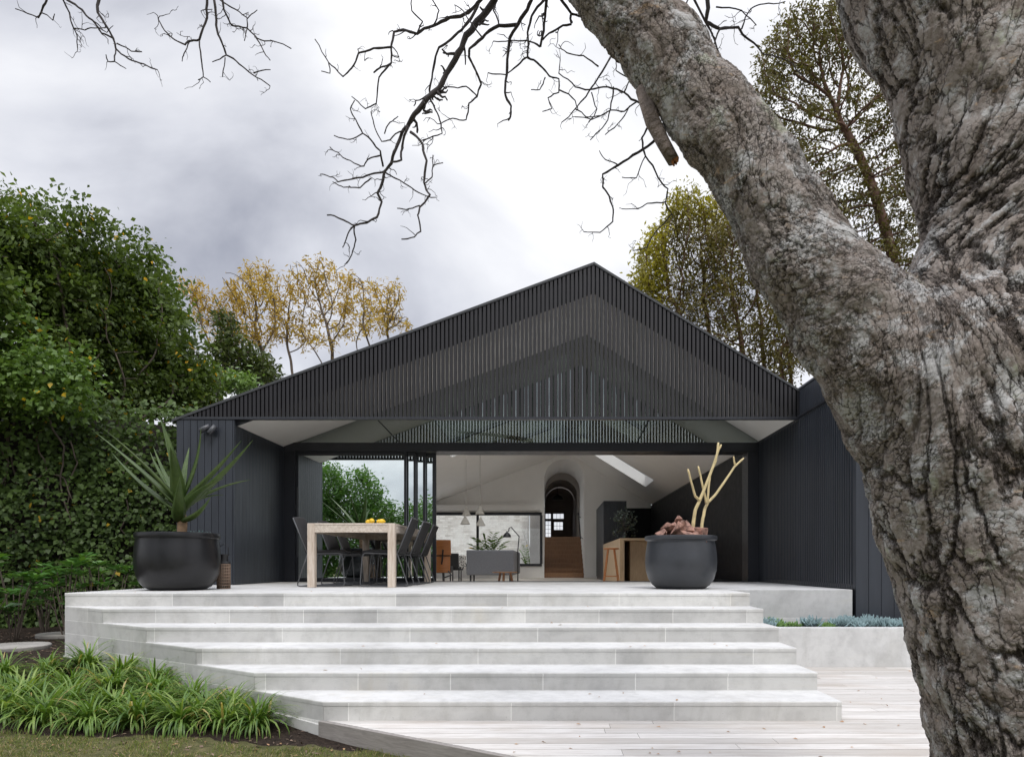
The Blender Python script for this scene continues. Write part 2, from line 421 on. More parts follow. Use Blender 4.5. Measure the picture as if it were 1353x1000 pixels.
# lower walls under the diagonal ends (the garden side of the flight) and the right flank down to the deck
MB().add([(-4.98, 7.03, -1.1), (-4.98, 7.03, -H), (-4.98, DB, -H), (-4.98, DB, -1.1)], [(0, 1, 2, 3)]).build('side_wall', MT['stone'], ter, fix=False)
MB().add([(XR, 4.83, -1.1), (XR, 7.03, -1.1), (XR, 7.03, -0.81), (XR, 4.83, -0.81)], [(0, 1, 2, 3)]).build('side_wall', MT['stone'], ter, fix=False)
gw = MB()                                     # one sheer face along the diagonal, built as a thin wall standing 4 mm proud below the treads
o_ = Vector((-0.5457, -0.838)) * 0.0026
for k in range(5):
    a = (xk(k) + o_.x, dk(k) + o_.y); b = (xk(k+1) + o_.x, dk(k+1) + o_.y); zt = -(k + 1) * H - 0.031
    gw.add([(a[0], a[1], -1.15), (b[0], b[1], -1.15), (b[0], b[1], zt), (a[0], a[1], zt)], [(0, 1, 2, 3)])
gw.build('garden_face', MT['stone'], ter, fix=False)
dg = Vector((0.678, -0.4415, 0)).normalized(); dn = Vector((-0.4415, -0.678, 0)).normalized()
def diag(y): return xk(5) + (dk(5) - y) * 0.678 / 0.4415
pl = MB()
pa = Vector((-4.98, 7.03, 0)) + dn * 0.02; pb = Vector((xk(5), dk(5), 0)) + dn * 0.02
pl.add([(-4.98, 7.03, -1.2), (xk(5), dk(5), -1.2), (pb.x, pb.y, -1.2), (pa.x, pa.y, -1.2),
        (-4.98, 7.03, -0.64), (xk(5), dk(5), -0.84), (pb.x, pb.y, -0.84), (pa.x, pa.y, -0.64)],
       [(0,1,2,3), (4,5,6,7), (0,1,5,4), (1,2,6,5), (2,3,7,6), (3,0,4,7)])
pl.build('base_course', MT['stone'], ter)

# deck: one mesh of boards with gaps
dw = NT('bleached_deck_boards'); v = dw.coord((0.55, 1, 1))
ge = dw.new('ShaderNodeNewGeometry')
rn = dw.ramp(ge.outputs['Random Per Island'], (0, (0.50, 0.475, 0.44)), (0.5, (0.60, 0.58, 0.55)), (1, (0.68, 0.655, 0.62)))
gr = dw.noise(dw.coord((1.2, 30, 1)), 3.0, 6, 0.65, 0.6)
cc = dw.mix(dw.ramp(gr, (0.42, 0.0), (0.75, 0.75)), rn, (0.33, 0.29, 0.25))
st_ = dw.noise(dw.coord((1, 2.2, 1)), 1.3, 5, 0.6)
cc = dw.mix(dw.ramp(st_, (0.5, 0.0), (0.72, 0.5)), cc, (0.42, 0.36, 0.30))
dw.base(cc); dw.props(0.8, 0, 0.25); dw.bump(gr, 0.25, 0.004)
MT['deck'] = dw.m
dm = MB(); y = 3.15; bwid = 0.132
while y < 7.30:
    y1 = y + bwid - 0.006
    if y < 4.84: xl0, xl1 = diag(y) + 0.02, diag(y1) + 0.02
    else: xl0 = xl1 = 1.95
    cuts = sorted([random.uniform(0, 1.5) + i * 2.4 for i in range(4)])
    edges = [None] + [c for c in cuts if c > xl0 + 0.5] + [7.5]
    prev0, prev1 = xl0, xl1
    for c in edges[1:]:
        dm.prism([(prev0, y), (c - 0.0015, y), (c - 0.0015, y1), (prev1, y1)], -0.835, -0.81 + random.uniform(-0.001, 0.001))
        prev0 = prev1 = c + 0.0015
    y += bwid
dm.build('deck', MT['deck'], None, kind='structure')
MT['fascia'] = wood('weathered_deck_edge', (0.22, 0.20, 0.185), (0.40, 0.37, 0.34), 0.8, (1.5, 1.5, 14), 5, 0.3)
fa = Vector((diag(4.83), 4.83, 0)); fb = Vector((diag(3.15), 3.15, 0)); fn = dn * 0.035
MB().add([(fa.x, fa.y, -1.05), (fb.x, fb.y, -1.05), (fb.x + fn.x, fb.y + fn.y, -1.05), (fa.x + fn.x, fa.y + fn.y, -1.05),
          (fa.x, fa.y, -0.808), (fb.x, fb.y, -0.808), (fb.x + fn.x, fb.y + fn.y, -0.808), (fa.x + fn.x, fa.y + fn.y, -0.808)],
         [(0,3,2,1), (4,5,6,7), (0,1,5,4), (1,2,6,5), (2,3,7,6), (3,0,4,7)]).build('deck_edge', MT['fascia'], None, bevel=0.004, kind='structure')

pe = thing('concrete_plinth', 'raised pale concrete plinth below the ribbed dark wall, right of the landing', 'plinth', (2.85, 8.0, -0.95))
MB().box(XR + 0.006, 3.56, 8.0, 9.9, -1.0, -0.001).build('block', MT['plinth'], pe, bevel=0.006)
MB().box(XR + 0.006, 3.595, 9.9, DB, -1.0, -0.002).build('paving', MT['plinth'], pe)
pw = thing('planter_wall', 'low pale concrete planter box beside the right end of the steps', 'planter', (4.0, 7.36, -0.95))
MB().box(XR + 0.008, 6.5, 7.34, 7.46, -1.0, -0.386).build('front_wall', MT['plinth'], pw, bevel=0.006)
MB().box(XR + 0.01, 6.5, 7.462, 7.98, -1.0, -0.41).build('soil', MT['soil'], pw)

# ------------------------------------------------------------------ the house
RX, RZ = 0.652, 4.63
SL, SR = 0.372, 0.619
def zr(x): return RZ - SL * (RX - x) if x < RX else RZ - SR * (x - RX)
def zc(x): return zr(x) - 0.40
YG, YO, YB = 9.80, 11.70, 24.0                # screen, sliding doors, rear wall of the big room
XL, XW, XRW = -5.35, -4.53, 3.60
house = thing('gabled_house', 'black gabled house with a batten screen over its open living room', 'house', (-0.5, YG, 0))

# batten screen
bs = MB(); x = XL + 0.10; n = 0
while x < 3.60:
    bs.box(x - 0.0200, x + 0.0200, YG, YG + 0.06, 2.412, zr(x) - 0.035); x += 0.0601
scr = bs.build('batten_screen', MT['batten'], house)
sb = MB().box(XL, 3.62, YG - 0.004, YG + 0.075, 2.378, 2.412)
sb.build('screen_rail', MT['frame'], scr)
# rake trim along both slopes, and the deep black fascia standing behind the battens
def rake(y0, y1, dz0, dz1):
    pts = [(XL - 0.06, zr(XL - 0.06)), (RX, RZ), (3.62, zr(3.62))]
    poly = [(a, b + dz1) for a, b in pts] + [(a, b + dz0) for a, b in reversed(pts)]
    return MB().prism_y(poly, y0, y1)
rake(YG - 0.012, YG + 0.10, -0.036, 0.0).build('roof_edge', MT['roof'], scr)
MB().prism_y([(XW - 0.0, zr(XW) - 0.04), (RX, RZ - 0.04), (XRW, zr(XRW) - 0.04), (XRW, zc(XRW)), (RX, zc(RX)), (XW, zc(XW))], YG + 0.10, YG + 0.13).build('fascia', MT['frame'], house)

# roof: two slopes, the right one pierced by the skylight
SKY = (0.95, 3.05, 19.8, 21.5)                    # the skylight that shows
OPEN = [SKY, (-2.5, 0.45, 12.4, 17.6), (-0.75, 0.45, 17.6, 20.6), (0.85, 2.25, 12.4, 16.8), (0.05, 0.45, 20.6, 22.9), (0.85, 1.10, 16.8, 19.8)]   # then unseen roof openings added to let daylight brighten the room
def cells(x0, x1, y0, y1):
    xs = sorted({x0, x1, *[v for o in OPEN for v in o[:2] if x0 < v < x1]} | ({RX} if x0 < RX < x1 else set()))
    ys = sorted({y0, y1, *[v for o in OPEN for v in o[2:] if y0 < v < y1]})
    for a, b in zip(ys, ys[1:]):
        for c, d in zip(xs, xs[1:]):
            if not any(o[0] <= c and d <= o[1] and o[2] <= a and b <= o[3] for o in OPEN): yield c, d, a, b
def slab(x0, x1, y0, y1, lo, hi):
    """a sloping slab that follows the roof, side faces only round the openings and the rim"""
    cs = list(cells(x0, x1, y0, y1)); key = lambda v: tuple(round(t, 4) for t in v)
    mb = MB(); edges = {}
    def zz(x_, k): return lo(x_) if k == 0 else hi(x_)
    for c, d, a, b in cs:
        q = [(c, a), (d, a), (d, b), (c, b)]
        mb.add([(x_, y_, lo(x_)) for x_, y_ in q] + [(x_, y_, hi(x_)) for x_, y_ in q], [(3, 2, 1, 0), (4, 5, 6, 7)])
        for e in zip(q, q[1:] + q[:1]): edges[(key(e[0]), key(e[1]))] = e
    for (k0, k1), (p, q) in edges.items():
        if (k1, k0) not in edges: mb.add([(*p, lo(p[0])), (*q, lo(q[0])), (*q, hi(q[0])), (*p, hi(p[0]))], [(0, 1, 2, 3)])
    return mb
slab(XW + 0.001, XRW - 0.001, YG + 0.131, YO + 0.05, zc, lambda x_: zr(x_) - 0.04).build('verandah_ceiling', MT['soffit'], house, fix=False)
slab(XW + 0.001, XRW - 0.001, YO + 0.051, YB + 0.2, zc, lambda x_: zr(x_) - 0.04).build('room_ceiling', MT['white'], house, fix=False)
roof = slab(XL - 0.06, 3.62, YG + 0.101, YB + 0.25, lambda x_: zr(x_) - 0.039, zr).build('roof', MT['roof'], house, fix=False)
for x0, x1, ya, yb in OPEN:  # only the first is in view; the rest glaze the added openings
    MB().add([(x0, ya, zr(x0)+0.02), (x1, ya, zr(x1)+0.02), (x1, yb, zr(x1)+0.02), (x0, yb, zr(x0)+0.02)], [(0, 1, 2, 3)]).build('seen_or_added_skylight', MT['clear'], roof, fix=False)

# left wing: clad box from the verandah mouth back along the room
wing = MB().box(XL, XW, YG + 0.02, 14.0, -0.9, 2.374).box(XL, XW, 14.0, 23.6, -0.9, 0.1).box(XL, XW, 23.6, YB, -0.9, 2.374).box(XL, XW, 14.0, 23.6, 2.25, 2.374).build('left_wall', MT['frame'], house)  # the gap along the room is added, out of view, to let daylight in
bd = MB(); x = XL
while x < XW - 0.01:
    bd.box(x + 0.003, min(x + 0.098, XW), YG + 0.008, YG + 0.0195, -0.2, 2.37); x += 0.101
y = YG + 0.05
bd.box(XW + 0.0005, XW + 0.012, YG + 0.008, YG + 0.047, 0.002, 2.372)
while y < YO - 0.08:
    bd.box(XW + 0.0005, XW + 0.012, y + 0.003, y + 0.112, 0.002, zc(XW) - 0.002); y += 0.115
bd.build('cladding', MT['clad'], wing, bevel=0.002, seg=1)
for a_, b_ in ((YO + 0.37, 14.0), (23.6, YB)): MB().box(XW + 0.0008, XW + 0.02, a_, b_, -0.17, 2.33).build('bounce_lining', MT['white'], wing)  # unseen white lining added to bounce light into the room

# right wing: taller clad block that comes forward of the verandah
XE = 7.0
rw = MB().box(XRW + 0.02, XE, 8.02, YB, -1.0, 2.80).build('right_wall', MT['frame'], house)
bd = MB(); y = 8.02
while y < YO - 0.02:
    bd.box(XRW, XRW + 0.0195, y + 0.004, min(y + 0.062, YO - 0.01), 0.003, 2.795)
    if y > 8.05: bd.box(XRW - 0.012, XRW, y + 0.012, y + 0.046, 0.06, 2.36)
    y += 0.066
x = XRW + 0.0
while x < XE - 0.1:
    bd.box(x + 0.002, x + 0.148, 8.002, 8.0195, -0.40, 2.795); x += 0.15
bd.build('cladding', MT['clad'], rw, bevel=0.002, seg=1)
MB().box(XRW - 0.03, XRW + 0.0, 8.0, YG - 0.02, 2.40, 2.43).box(XRW - 0.012, XE, 7.985, YB, 2.801, 2.83).build('flashing', MT['frame'], rw)

# door line: header beam, jambs, gable glazing
hb = MB().box(XW + 0.013, XRW - 0.003, YO - 0.06, YO + 0.36, 2.225, 2.372)
hb.box(XW + 0.013, XW + 0.20, YO - 0.05, YO + 0.30, 0.001, 2.2245).box(XRW - 0.20, XRW - 0.013, YO - 0.05, YO + 0.30, 0.001, 2.2245)
hb.box(XW + 0.013, XRW - 0.02, YO - 0.12, YO + 0.36, -0.19, 0.004)
hb.build('door_frame', MT['frame'], house)
gl = MB().prism_y([(XW + 0.02, 2.373), (XRW - 0.02, 2.373), (XRW - 0.02, max(2.374, zc(XRW - 0.02))), (RX, zc(RX)), (XW + 0.02, max(2.374, zc(XW + 0.02)))], YO, YO + 0.008)
gw_ = gl.build('gable_window', MT['gable'], house)
def mull(xa, za, xb, zb, r=0.012): MB().tube([(xa, YO - 0.02, za), (xb, YO - 0.02, zb)], r, 6).build('glazing_bar', MT['frame'], gw_)
mull(-2.93, 2.77, -2.55, 2.374, 0.010); mull(1.72, 2.77, 1.51, 2.374, 0.010)

# four sliding doors stacked at the left
door_w = 1.66
for i, (px_r) in enumerate((537, 549.5, 562, 576)):
    yy = YO + 0.0 + i * 0.075
    xr = (px_r - VX) * yy / FPX; xl = XW + 0.20 + i * 0.004 if i == 0 else xr - 2.0
    if i == 3: xl = xr - 2.0
    f = MB(); s = 0.042; z0, z1 = 0.006, 2.224
    f.box(xl, xl + s, yy, yy + 0.05, z0, z1).box(xr - s - (0.02 if i == 3 else 0), xr, yy, yy + 0.05, z0, z1)
    f.box(xl + s, xr - s, yy + 0.001, yy + 0.049, z0, z0 + 0.06).box(xl + s, xr - s, yy + 0.001, yy + 0.049, z1 - 0.06, z1)
    dr = f.build('sliding_door', MT['frame'], house)
    MB().box(xl + s, xr - s, yy + 0.020, yy + 0.028, z0 + 0.06, z1 - 0.06).build('pane', MT['glass'], dr)
    if i == 0:
        MB().box(xl + 0.018, xl + 0.032, yy - 0.012, yy - 0.0005, 0.42, 1.62).build('handle', MT['steel'], dr, bevel=0.002)

# the room
FZ = -0.17
MB().box(XW + 0.02, XRW - 0.0, YO + 0.361, YB + 0.0, FZ - 0.1, FZ).build('floor', MT['palefloor'], house)
AL, AR, ASP = -0.16, 1.25, 3.30
arch = [(AL, FZ + 0.001)] + [(AR, FZ + 0.001)] + [((AL+AR)/2 + (AR-AL)/2 * math.cos(a), ASP + (AR-AL)/2 * math.sin(a)) for a in np.linspace(0, math.pi, 29)]
WL, WR, WZ0, WZ1 = -4.3, -0.24, 0.26, 2.10
outer = [(XW + 0.02, FZ - 0.1), (XRW, FZ - 0.1), (XRW, zc(XRW) - 0.001), (RX, zc(RX) - 0.001), (XW + 0.02, zc(XW) - 0.001)]
rear = MB().prism_y(outer, YB, YB + 0.2, [arch, [(WL, WZ0), (WR, WZ0), (WR, WZ1), (WL, WZ1)]]).build('rear_wall', MT['white'], house)
MB().box(XW + 0.03, -0.30, YB - 0.35, YB - 0.001, 2.18, 2.36).box(-1.0, -0.72, YB - 0.36, YB - 0.351, 2.40, 2.425).build('bulkhead', MT['white'], rear)
wf = MB(); s = 0.07
wf.box(WL, WR, YB - 0.04, YB + 0.12, WZ0 - 0.02, WZ0 + s).box(WL, WR, YB - 0.04, YB + 0.12, WZ1 - s, WZ1 + 0.03)
wf.box(WL, WL + s, YB - 0.039, YB + 0.119, WZ0 + s, WZ1 - s).box(WR - s, WR + 0.02, YB - 0.039, YB + 0.119, WZ0 + s, WZ1 - s)
wf.box(-2.54, -2.46, YB - 0.038, YB + 0.118, WZ0 + s, WZ1 - s)
win = wf.build('window', MT['frame'], rear)
MB().box(WL + s, WR - s, YB + 0.05, YB + 0.056, WZ0 + s, WZ1 - s).build('pane', MT['clear'], win)
# hall behind the arch: barrel vaulted, stairs up to a glazed front door
hall = MB()
def vault(mb, y0, y1, xl, xr, z0, sp, t=0.15):
    r = (xr - xl) / 2; c = (xl + xr) / 2
    inner = [(xl, z0)] + [(c - r * math.cos(a), sp + r * math.sin(a)) for a in np.linspace(0, math.pi, 25)] + [(xr, z0)]
    outr = [(xl - t, z0)] + [(c - (r + t) * math.cos(a), sp + (r + t) * math.sin(a)) for a in np.linspace(0, math.pi, 25)] + [(xr + t, z0)]
    mb.prism_y(inner + outr[::-1], y0, y1)
vault(hall, YB + 0.201, 25.0, AL, AR, FZ - 0.1, ASP); vault(hall, 27.3, 27.6, AL, AR, FZ - 0.1, ASP)
r_ = (AR - AL) / 2; c_ = (AL + AR) / 2; th_ = np.linspace(0, math.pi, 25)
hall.prism_y([(AL, 2.9)] + [(c_ - r_ * math.cos(a), ASP + r_ * math.sin(a)) for a in th_] + [(AR, FZ - 0.1), (AR + 0.15, FZ - 0.1)] + [(c_ + (r_ + .15) * math.cos(a), ASP + (r_ + .15) * math.sin(a)) for a in th_] + [(AL - 0.15, 2.9)], 25.0, 27.3)  # left side kept open: an unseen gap added to light the stairs
hall.box(AL - 0.15, AL, 25.0, 27.3, FZ - 0.1, 0.55)
hv = hall.build('hall_vault', MT['white'], house)
MB().box(AL - 0.09, AL - 0.08, 25.0, 27.3, 0.55, 2.9).build('added_hall_pane', MT['clear'], hv)  # unseen glazing of the gap added for stair light
MT['hallwall'] = plain('grey_hall_plaster', (0.34, 0.31, 0.29), 0.6, 0.08, 3, 0.05)
h2 = MB(); vault(h2, 27.601, 30.25, AL + 0.0, AR - 0.10, FZ - 0.1, ASP - 0.22, 0.6); vault(h2, 30.6, 33.0, AL, AR - 0.10, FZ - 0.1, ASP - 0.22, 0.6)
h2.box(AL - 0.6, AL, 30.251, 30.599, FZ - 0.1, ASP + 0.1).box(AR - 0.10, AR + 0.5, 30.251, 30.599, FZ - 0.1, ASP + 0.1)
h2.box(AR - 0.12, AR - 0.101, 28.2, 28.25, 1.4, 3.2).box(AR - 0.12, AR - 0.101, 29.4, 29.45, 1.4, 3.2)
h2.build('inner_hall', MT['hallwall'], house)
stz = MB()
for i in range(9):
    stz.box(AL + 0.002, AR - 0.002, YB + 0.25 + 0.29 * i, 33.0 if i == 8 else YB + 0.25 + 0.29 * (i + 1), FZ - 0.1, FZ + 0.172 * (i + 1))
stz.build('staircase', MT['floorwood'], house, bevel=0.006, seg=1)
hr = MB(); hr.tube([(AR - 0.09, YB + 0.9, 1.25), (AR - 0.09, YB + 2.6, 2.30), (AR - 0.09, 27.9, 2.38)], 0.022, 8)
for yy_, zz_ in ((YB + 1.0, 1.31), (YB + 2.4, 2.17)): hr.tube([(AR - 0.003, yy_, zz_ - 0.06), (AR - 0.09, yy_, zz_)], 0.012, 6)
hr.build('handrail', MT['black'], house)
fd = [(AL - 0.1, FZ), (AR + 0.1, FZ), (AR + 0.1, 4.2), (AL - 0.1, 4.2)]
holes = [[(-0.15, 2.52), (0.10, 2.52), (0.10, 2.76), (-0.15, 2.76)], [(0.22, 2.52), (0.72, 2.52), (0.72, 2.76), (0.22, 2.76)],
         [(-0.15, 1.62), (0.10, 1.62), (0.10, 2.40), (-0.15, 2.40)], [(0.26, 1.98), (0.68, 1.98), (0.68, 2.36), (0.26, 2.36)]]
fdo = MB().prism_y(fd, 33.001, 33.08, holes).build('front_door', MT['hallwall'], house)
mu = MB()
for hx0, hx1, hz0, hz1 in ((-0.15, 0.10, 1.62, 2.40), (0.26, 0.68, 1.98, 2.36), (-0.15, 0.10, 2.52, 2.76), (0.22, 0.72, 2.52, 2.76)):
    nxm = 2 if hx1 - hx0 < 0.3 else 3; nzm = max(1, round((hz1 - hz0) / 0.2))
    for i in range(1, nxm): xx = hx0 + (hx1 - hx0) * i / nxm; mu.box(xx - 0.008, xx + 0.008, 33.02, 33.04, hz0, hz1)
    for i in range(1, nzm): zz = hz0 + (hz1 - hz0) * i / nzm; mu.box(hx0, hx1, 33.022, 33.038, zz - 0.008, zz + 0.008)
mu.build('glazing_bar', MT['black'], fdo)
MT['joinery'] = plain('black_stained_joinery', (0.010, 0.010, 0.012), 0.55, 0.15, 3, 0.0, spec=0.25)
# kitchen joinery that belongs to the house
kt = MB(); bx0, bx1, by0, by1 = 1.62, 2.28, 20.0, 23.0
kt.box(bx0, bx1, by0, by1, FZ + 0.001, 2.16)
cab = kt.build('tall_cupboard', MT['frame'], house)
kb = MB(); x = bx0
while x < bx1 - 0.02: kb.box(x + 0.004, x + 0.106, by0 - 0.016, by0 - 0.0005, FZ + 0.08, 2.15); x += 0.11
kb.box(bx0 - 0.016, bx0 - 0.0005, by0, by1, FZ + 0.08, 2.15)
kb.build('door_front', MT['clad'], cab, bevel=0.002, seg=1)
kw = MB().box(bx1 + 0.001, XRW - 0.001, YB - 0.35, YB - 0.002, FZ + 0.002, 2.25)
kw.box(2.95, XRW - 0.001, 12.6, YB - 0.36, FZ + 0.002, 0.0).box(XRW - 0.06, XRW - 0.001, 12.3, YB - 0.36, 0.0, 2.34)
kw.build('kitchen_joinery', MT['joinery'], house)

# white painted brick wall across the courtyard
bt = NT('white_painted_brick'); sep = bt.new('ShaderNodeSeparateXYZ'); bt.l.new(bt.coord(), sep.inputs[0])
cmb = bt.new('ShaderNodeCombineXYZ'); bt.l.new(sep.outputs[0], cmb.inputs[0]); bt.l.new(sep.outputs[2], cmb.inputs[1])
br = bt.new('ShaderNodeTexBrick'); bt.l.new(cmb.outputs[0], br.inputs['Vector']); br.inputs['Scale'].default_value = 1
br.inputs['Brick Width'].default_value = 0.235; br.inputs['Row Height'].default_value = 0.085; br.inputs['Mortar Size'].default_value = 0.008
br.inputs['Color1'].default_value = (0.78, 0.74, 0.70, 1); br.inputs['Color2'].default_value = (0.50, 0.45, 0.41, 1); br.inputs['Mortar'].default_value = (0.55, 0.53, 0.50, 1)
pn = bt.noise(bt.coord(), 1.7, 6, 0.65)
bt.base(bt.mix(bt.ramp(pn, (0.4, 0.1), (0.62, 0.7)), br.outputs['Color'], (0.82, 0.80, 0.77))); bt.props(0.85, 0, 0.2)
bt.bump(bt.math('SUBTRACT', 1.0, br.outputs['Fac']), 0.5, 0.01)
bw_ = MB().box(-12, -0.86, 30.2, 30.45, -1.0, 3.4).build('brick_wall', bt.m, None, label='white painted brick courtyard wall seen through the rear window', category='wall')

MB().box(-12, -0.80, 24.21, 30.19, -0.72, -0.40).build('courtyard_bounce_slab', MT['plinth'], None, kind='structure')  # pale slab added over the courtyard ground to reflect daylight
MB().box(-9.5, XL - 0.01, 14.2, 24.2, -0.72, -0.42).build('side_bounce_slab', MT['plinth'], None, kind='structure')  # unseen pale slab added to bounce daylight through the left opening
# ------------------------------------------------------------------ outdoor table, chairs, fruit
TX0, TX1, TY0, TY1, TH = -3.075, -1.960, 8.69, 11.36, 0.82
tb = thing('dining_table', 'long whitewashed timber dining table on the terrace, lemons on top', 'table', ((TX0+TX1)/2, (TY0+TY1)/2, 0))
lw = 0.092
for lx in (TX0, TX1 - lw):
    for ly in (TY0, TY1 - lw):
        MB().box(lx, lx + lw, ly, ly + lw, 0.001, TH - 0.001).build('leg', MT['legwood'], tb, bevel=0.006)
MB().box(TX0 + lw, TX1 - lw, TY0 + 0.006, TY0 + 0.05, TH - 0.118, TH - 0.026).box(TX0 + lw, TX1 - lw, TY1 - 0.05, TY1 - 0.006, TH - 0.118, TH - 0.026) \
    .box(TX0 + 0.006, TX0 + 0.05, TY0 + lw, TY1 - lw, TH - 0.118, TH - 0.026).box(TX1 - 0.05, TX1 - 0.006, TY0 + lw, TY1 - lw, TH - 0.118, TH - 0.026).build('apron', MT['tablewood'], tb, bevel=0.003)
tt = MB(); y = TY0 + 0.002; npl = 14; pw_ = (TY1 - TY0 - 0.004) / npl
for i in range(npl):
    xa = TX0 + lw + 0.001 if i in (0, npl - 1) else TX0 + 0.002; xb = TX1 - lw - 0.001 if i in (0, npl - 1) else TX1 - 0.002
    ya = TY0 + lw + 0.001 if i == 0 else y
    if i == 0:
        tt.box(xa, xb, TY0 + 0.002, TY0 + lw, TH - 0.025, TH)
    elif i == npl - 1: tt.box(xa, xb, TY1 - lw, TY1 - 0.002, TH - 0.025, TH)
    else:
        a = TY0 + lw + 0.003 + (i - 1) * (TY1 - TY0 - 2*lw - 0.006) / (npl - 2); b = a + (TY1 - TY0 - 2*lw - 0.006) / (npl - 2) - 0.003
        tt.box(xa, xb, a, b, TH - 0.025, TH)
tt.build('tabletop', MT['tablewood'], tb, bevel=0.003)
for i, (lx, ly, s, lab) in enumerate(((-2.29, 8.83, 1.0, 'largest yellow lemon lying on the near end of the table'), (-2.16, 8.84, 0.92, 'yellow lemon nearest the right front table leg'),
        (-2.225, 8.95, 0.95, 'yellow lemon behind and between the two front lemons on the table'), (-2.36, 8.94, 0.9, 'leftmost yellow lemon on the table end'))):
    pr = [(0.004, -0.048), (0.012, -0.043), (0.026, -0.03), (0.034, -0.01), (0.035, 0.008), (0.028, 0.028), (0.014, 0.042), (0.006, 0.05), (0.003, 0.052)]
    o = MB().lathe([(r * s, z * s) for r, z in pr], 18).build('lemon', MT['lemon'], None, True, label=lab, category='lemon', group='lemons on the table')
    o.location = (lx, ly, TH + 0.035 * s); o.rotation_euler = (R(90), 0, R(40 + 70 * i))

ch = thing('dining_chair', 'charcoal woven dining chair on grey sled legs, right side of the table, nearest the camera', 'chair', (0, 0, 0), 'dining chairs around the timber table')
def sweep_panel(path, w, th, n=7, bow=0.015):
    """a woven panel: path in x-z, width along y"""
    mb = MB(); m = len(path); v = []
    for j in range(m):
        p = Vector((path[j][0], 0, path[j][1])); a = Vector((path[max(j-1,0)][0], 0, path[max(j-1,0)][1])); b = Vector((path[min(j+1,m-1)][0], 0, path[min(j+1,m-1)][1]))
        t = (b - a).normalized(); nn = Vector((-t.z, 0, t.x))
        for sgn in (1, -1):
            for k in range(n):
                u = k / (n - 1) * 2 - 1
                v.append(p + nn * (sgn * th / 2 - bow * (1 - u*u)) + Vector((0, u * w / 2, 0)))
    f = []
    for j in range(m - 1):
        for k in range(n - 1):
            a = j*2*n + k; f.append((a, a+1, a+2*n+1, a+2*n)); b = a + n; f.append((b, b+2*n, b+2*n+1, b+1))
        a = j*2*n; f.append((a, a+2*n, a+3*n, a+n)); a = j*2*n + n - 1; f.append((a, a+n, a+3*n, a+2*n))
    for k in range(n - 1):
        f.append((k, k+n, k+n+1, k+1)); a = (m-1)*2*n + k; f.append((a, a+1, a+n+1, a+n))
    return mb.add(v, f)
sweep_panel([(0.25, 0.455), (0.12, 0.47), (-0.06, 0.462), (-0.20, 0.452), (-0.222, 0.455)], 0.47, 0.028).build('seat', MT['weave'], ch, True)
sweep_panel([(-0.215, 0.44), (-0.255, 0.55), (-0.305, 0.68), (-0.355, 0.80), (-0.395, 0.895), (-0.402, 0.905)], 0.47, 0.03, bow=0.03).build('backrest', MT['weave'], ch, True)
fr_ = MB()
for s in (-1, 1):
    yy = s * 0.243
    fr_.tube([(-0.395, yy, 0.90), (-0.30, yy, 0.66), (-0.215, yy, 0.455), (-0.20, yy, 0.43), (0.20, yy, 0.445), (0.235, yy, 0.43), (0.25, yy, 0.38), (0.275, yy, 0.05), (0.265, yy, 0.018), (0.23, yy, 0.009),
              (-0.30, yy, 0.009), (-0.335, yy, 0.018), (-0.335, yy, 0.05), (-0.285, yy, 0.20), (-0.205, yy, 0.43)], 0.0085, 8)
fr_.tube([(-0.395, -0.243, 0.90), (-0.402, 0, 0.905), (-0.395, 0.243, 0.90)], 0.0085, 8).tube([(0.2, -0.243, 0.44), (0.2, 0.243, 0.44)], 0.008, 8).tube([(-0.3, -0.243, 0.009), (-0.3, 0.243, 0.009)], 0.008, 8)
fr_.build('sled_frame', MT['steel'], ch, True)
ch.location = (-2.19, 9.15, 0); ch.rotation_euler = (0, 0, math.pi + 0.03)
for x_, y_, r_, lab in ((-2.17, 9.97, math.pi - 0.04, 'middle of the three charcoal woven chairs along the right side of the table'),
                        (-2.18, 10.76, math.pi + 0.02, 'charcoal woven chair at the far right of the table, next to the open doorway'),
                        (-2.96, 9.20, 0.02, 'charcoal woven chair on the left side of the table, nearest the camera'),
                        (-2.90, 9.98, -0.05, 'middle charcoal woven chair on the left side of the table'),
                        (-2.93, 10.74, 0.03, 'far left charcoal woven chair, closest to the sliding glass doors')):
    dup(ch, (x_, y_, 0), r_, lab)

# ------------------------------------------------------------------ pots and what grows in them
LPX, LPY = -4.30, 7.92
lp = thing('round_planter', 'large matt black bowl planter holding the tall spiky aloe', 'planter', (LPX, LPY, 0), 'black bowl planters on the terrace')
prof = [(0.275, 0.0), (0.33, 0.006), (0.395, 0.035), (0.45, 0.095), (0.488, 0.18), (0.506, 0.28), (0.507, 0.39), (0.498, 0.50), (0.486, 0.575), (0.487, 0.588), (0.501, 0.597), (0.506, 0.622), (0.500, 0.648), (0.482, 0.656), (0.462, 0.645), (0.452, 0.60), (0.450, 0.56)]
prof = [(r * 0.885, z) for r, z in prof]
MB().lathe(prof, 72, (LPX, LPY, 0.001)).build('bowl', MT['pot'], lp, auto=40)
MB().lathe([(0.001, 0.585), (0.22, 0.592), (0.397, 0.58), (0.397, 0.565)], 48, (LPX, LPY, 0)).build('soil', MT['soil'], lp, True)
RPX, RPY = 1.612, 8.33
rp = thing('round_planter', 'smaller charcoal bowl planter on the right filled with red brown stones', 'planter', (RPX, RPY, 0), 'black bowl planters on the terrace')
prof = [(0.24, 0.0), (0.29, 0.006), (0.345, 0.045), (0.395, 0.12), (0.424, 0.22), (0.433, 0.32), (0.428, 0.42), (0.414, 0.52), (0.404, 0.57), (0.41, 0.58), (0.432, 0.59), (0.439, 0.612), (0.433, 0.634), (0.41, 0.64), (0.385, 0.63), (0.375, 0.58), (0.37, 0.56)]
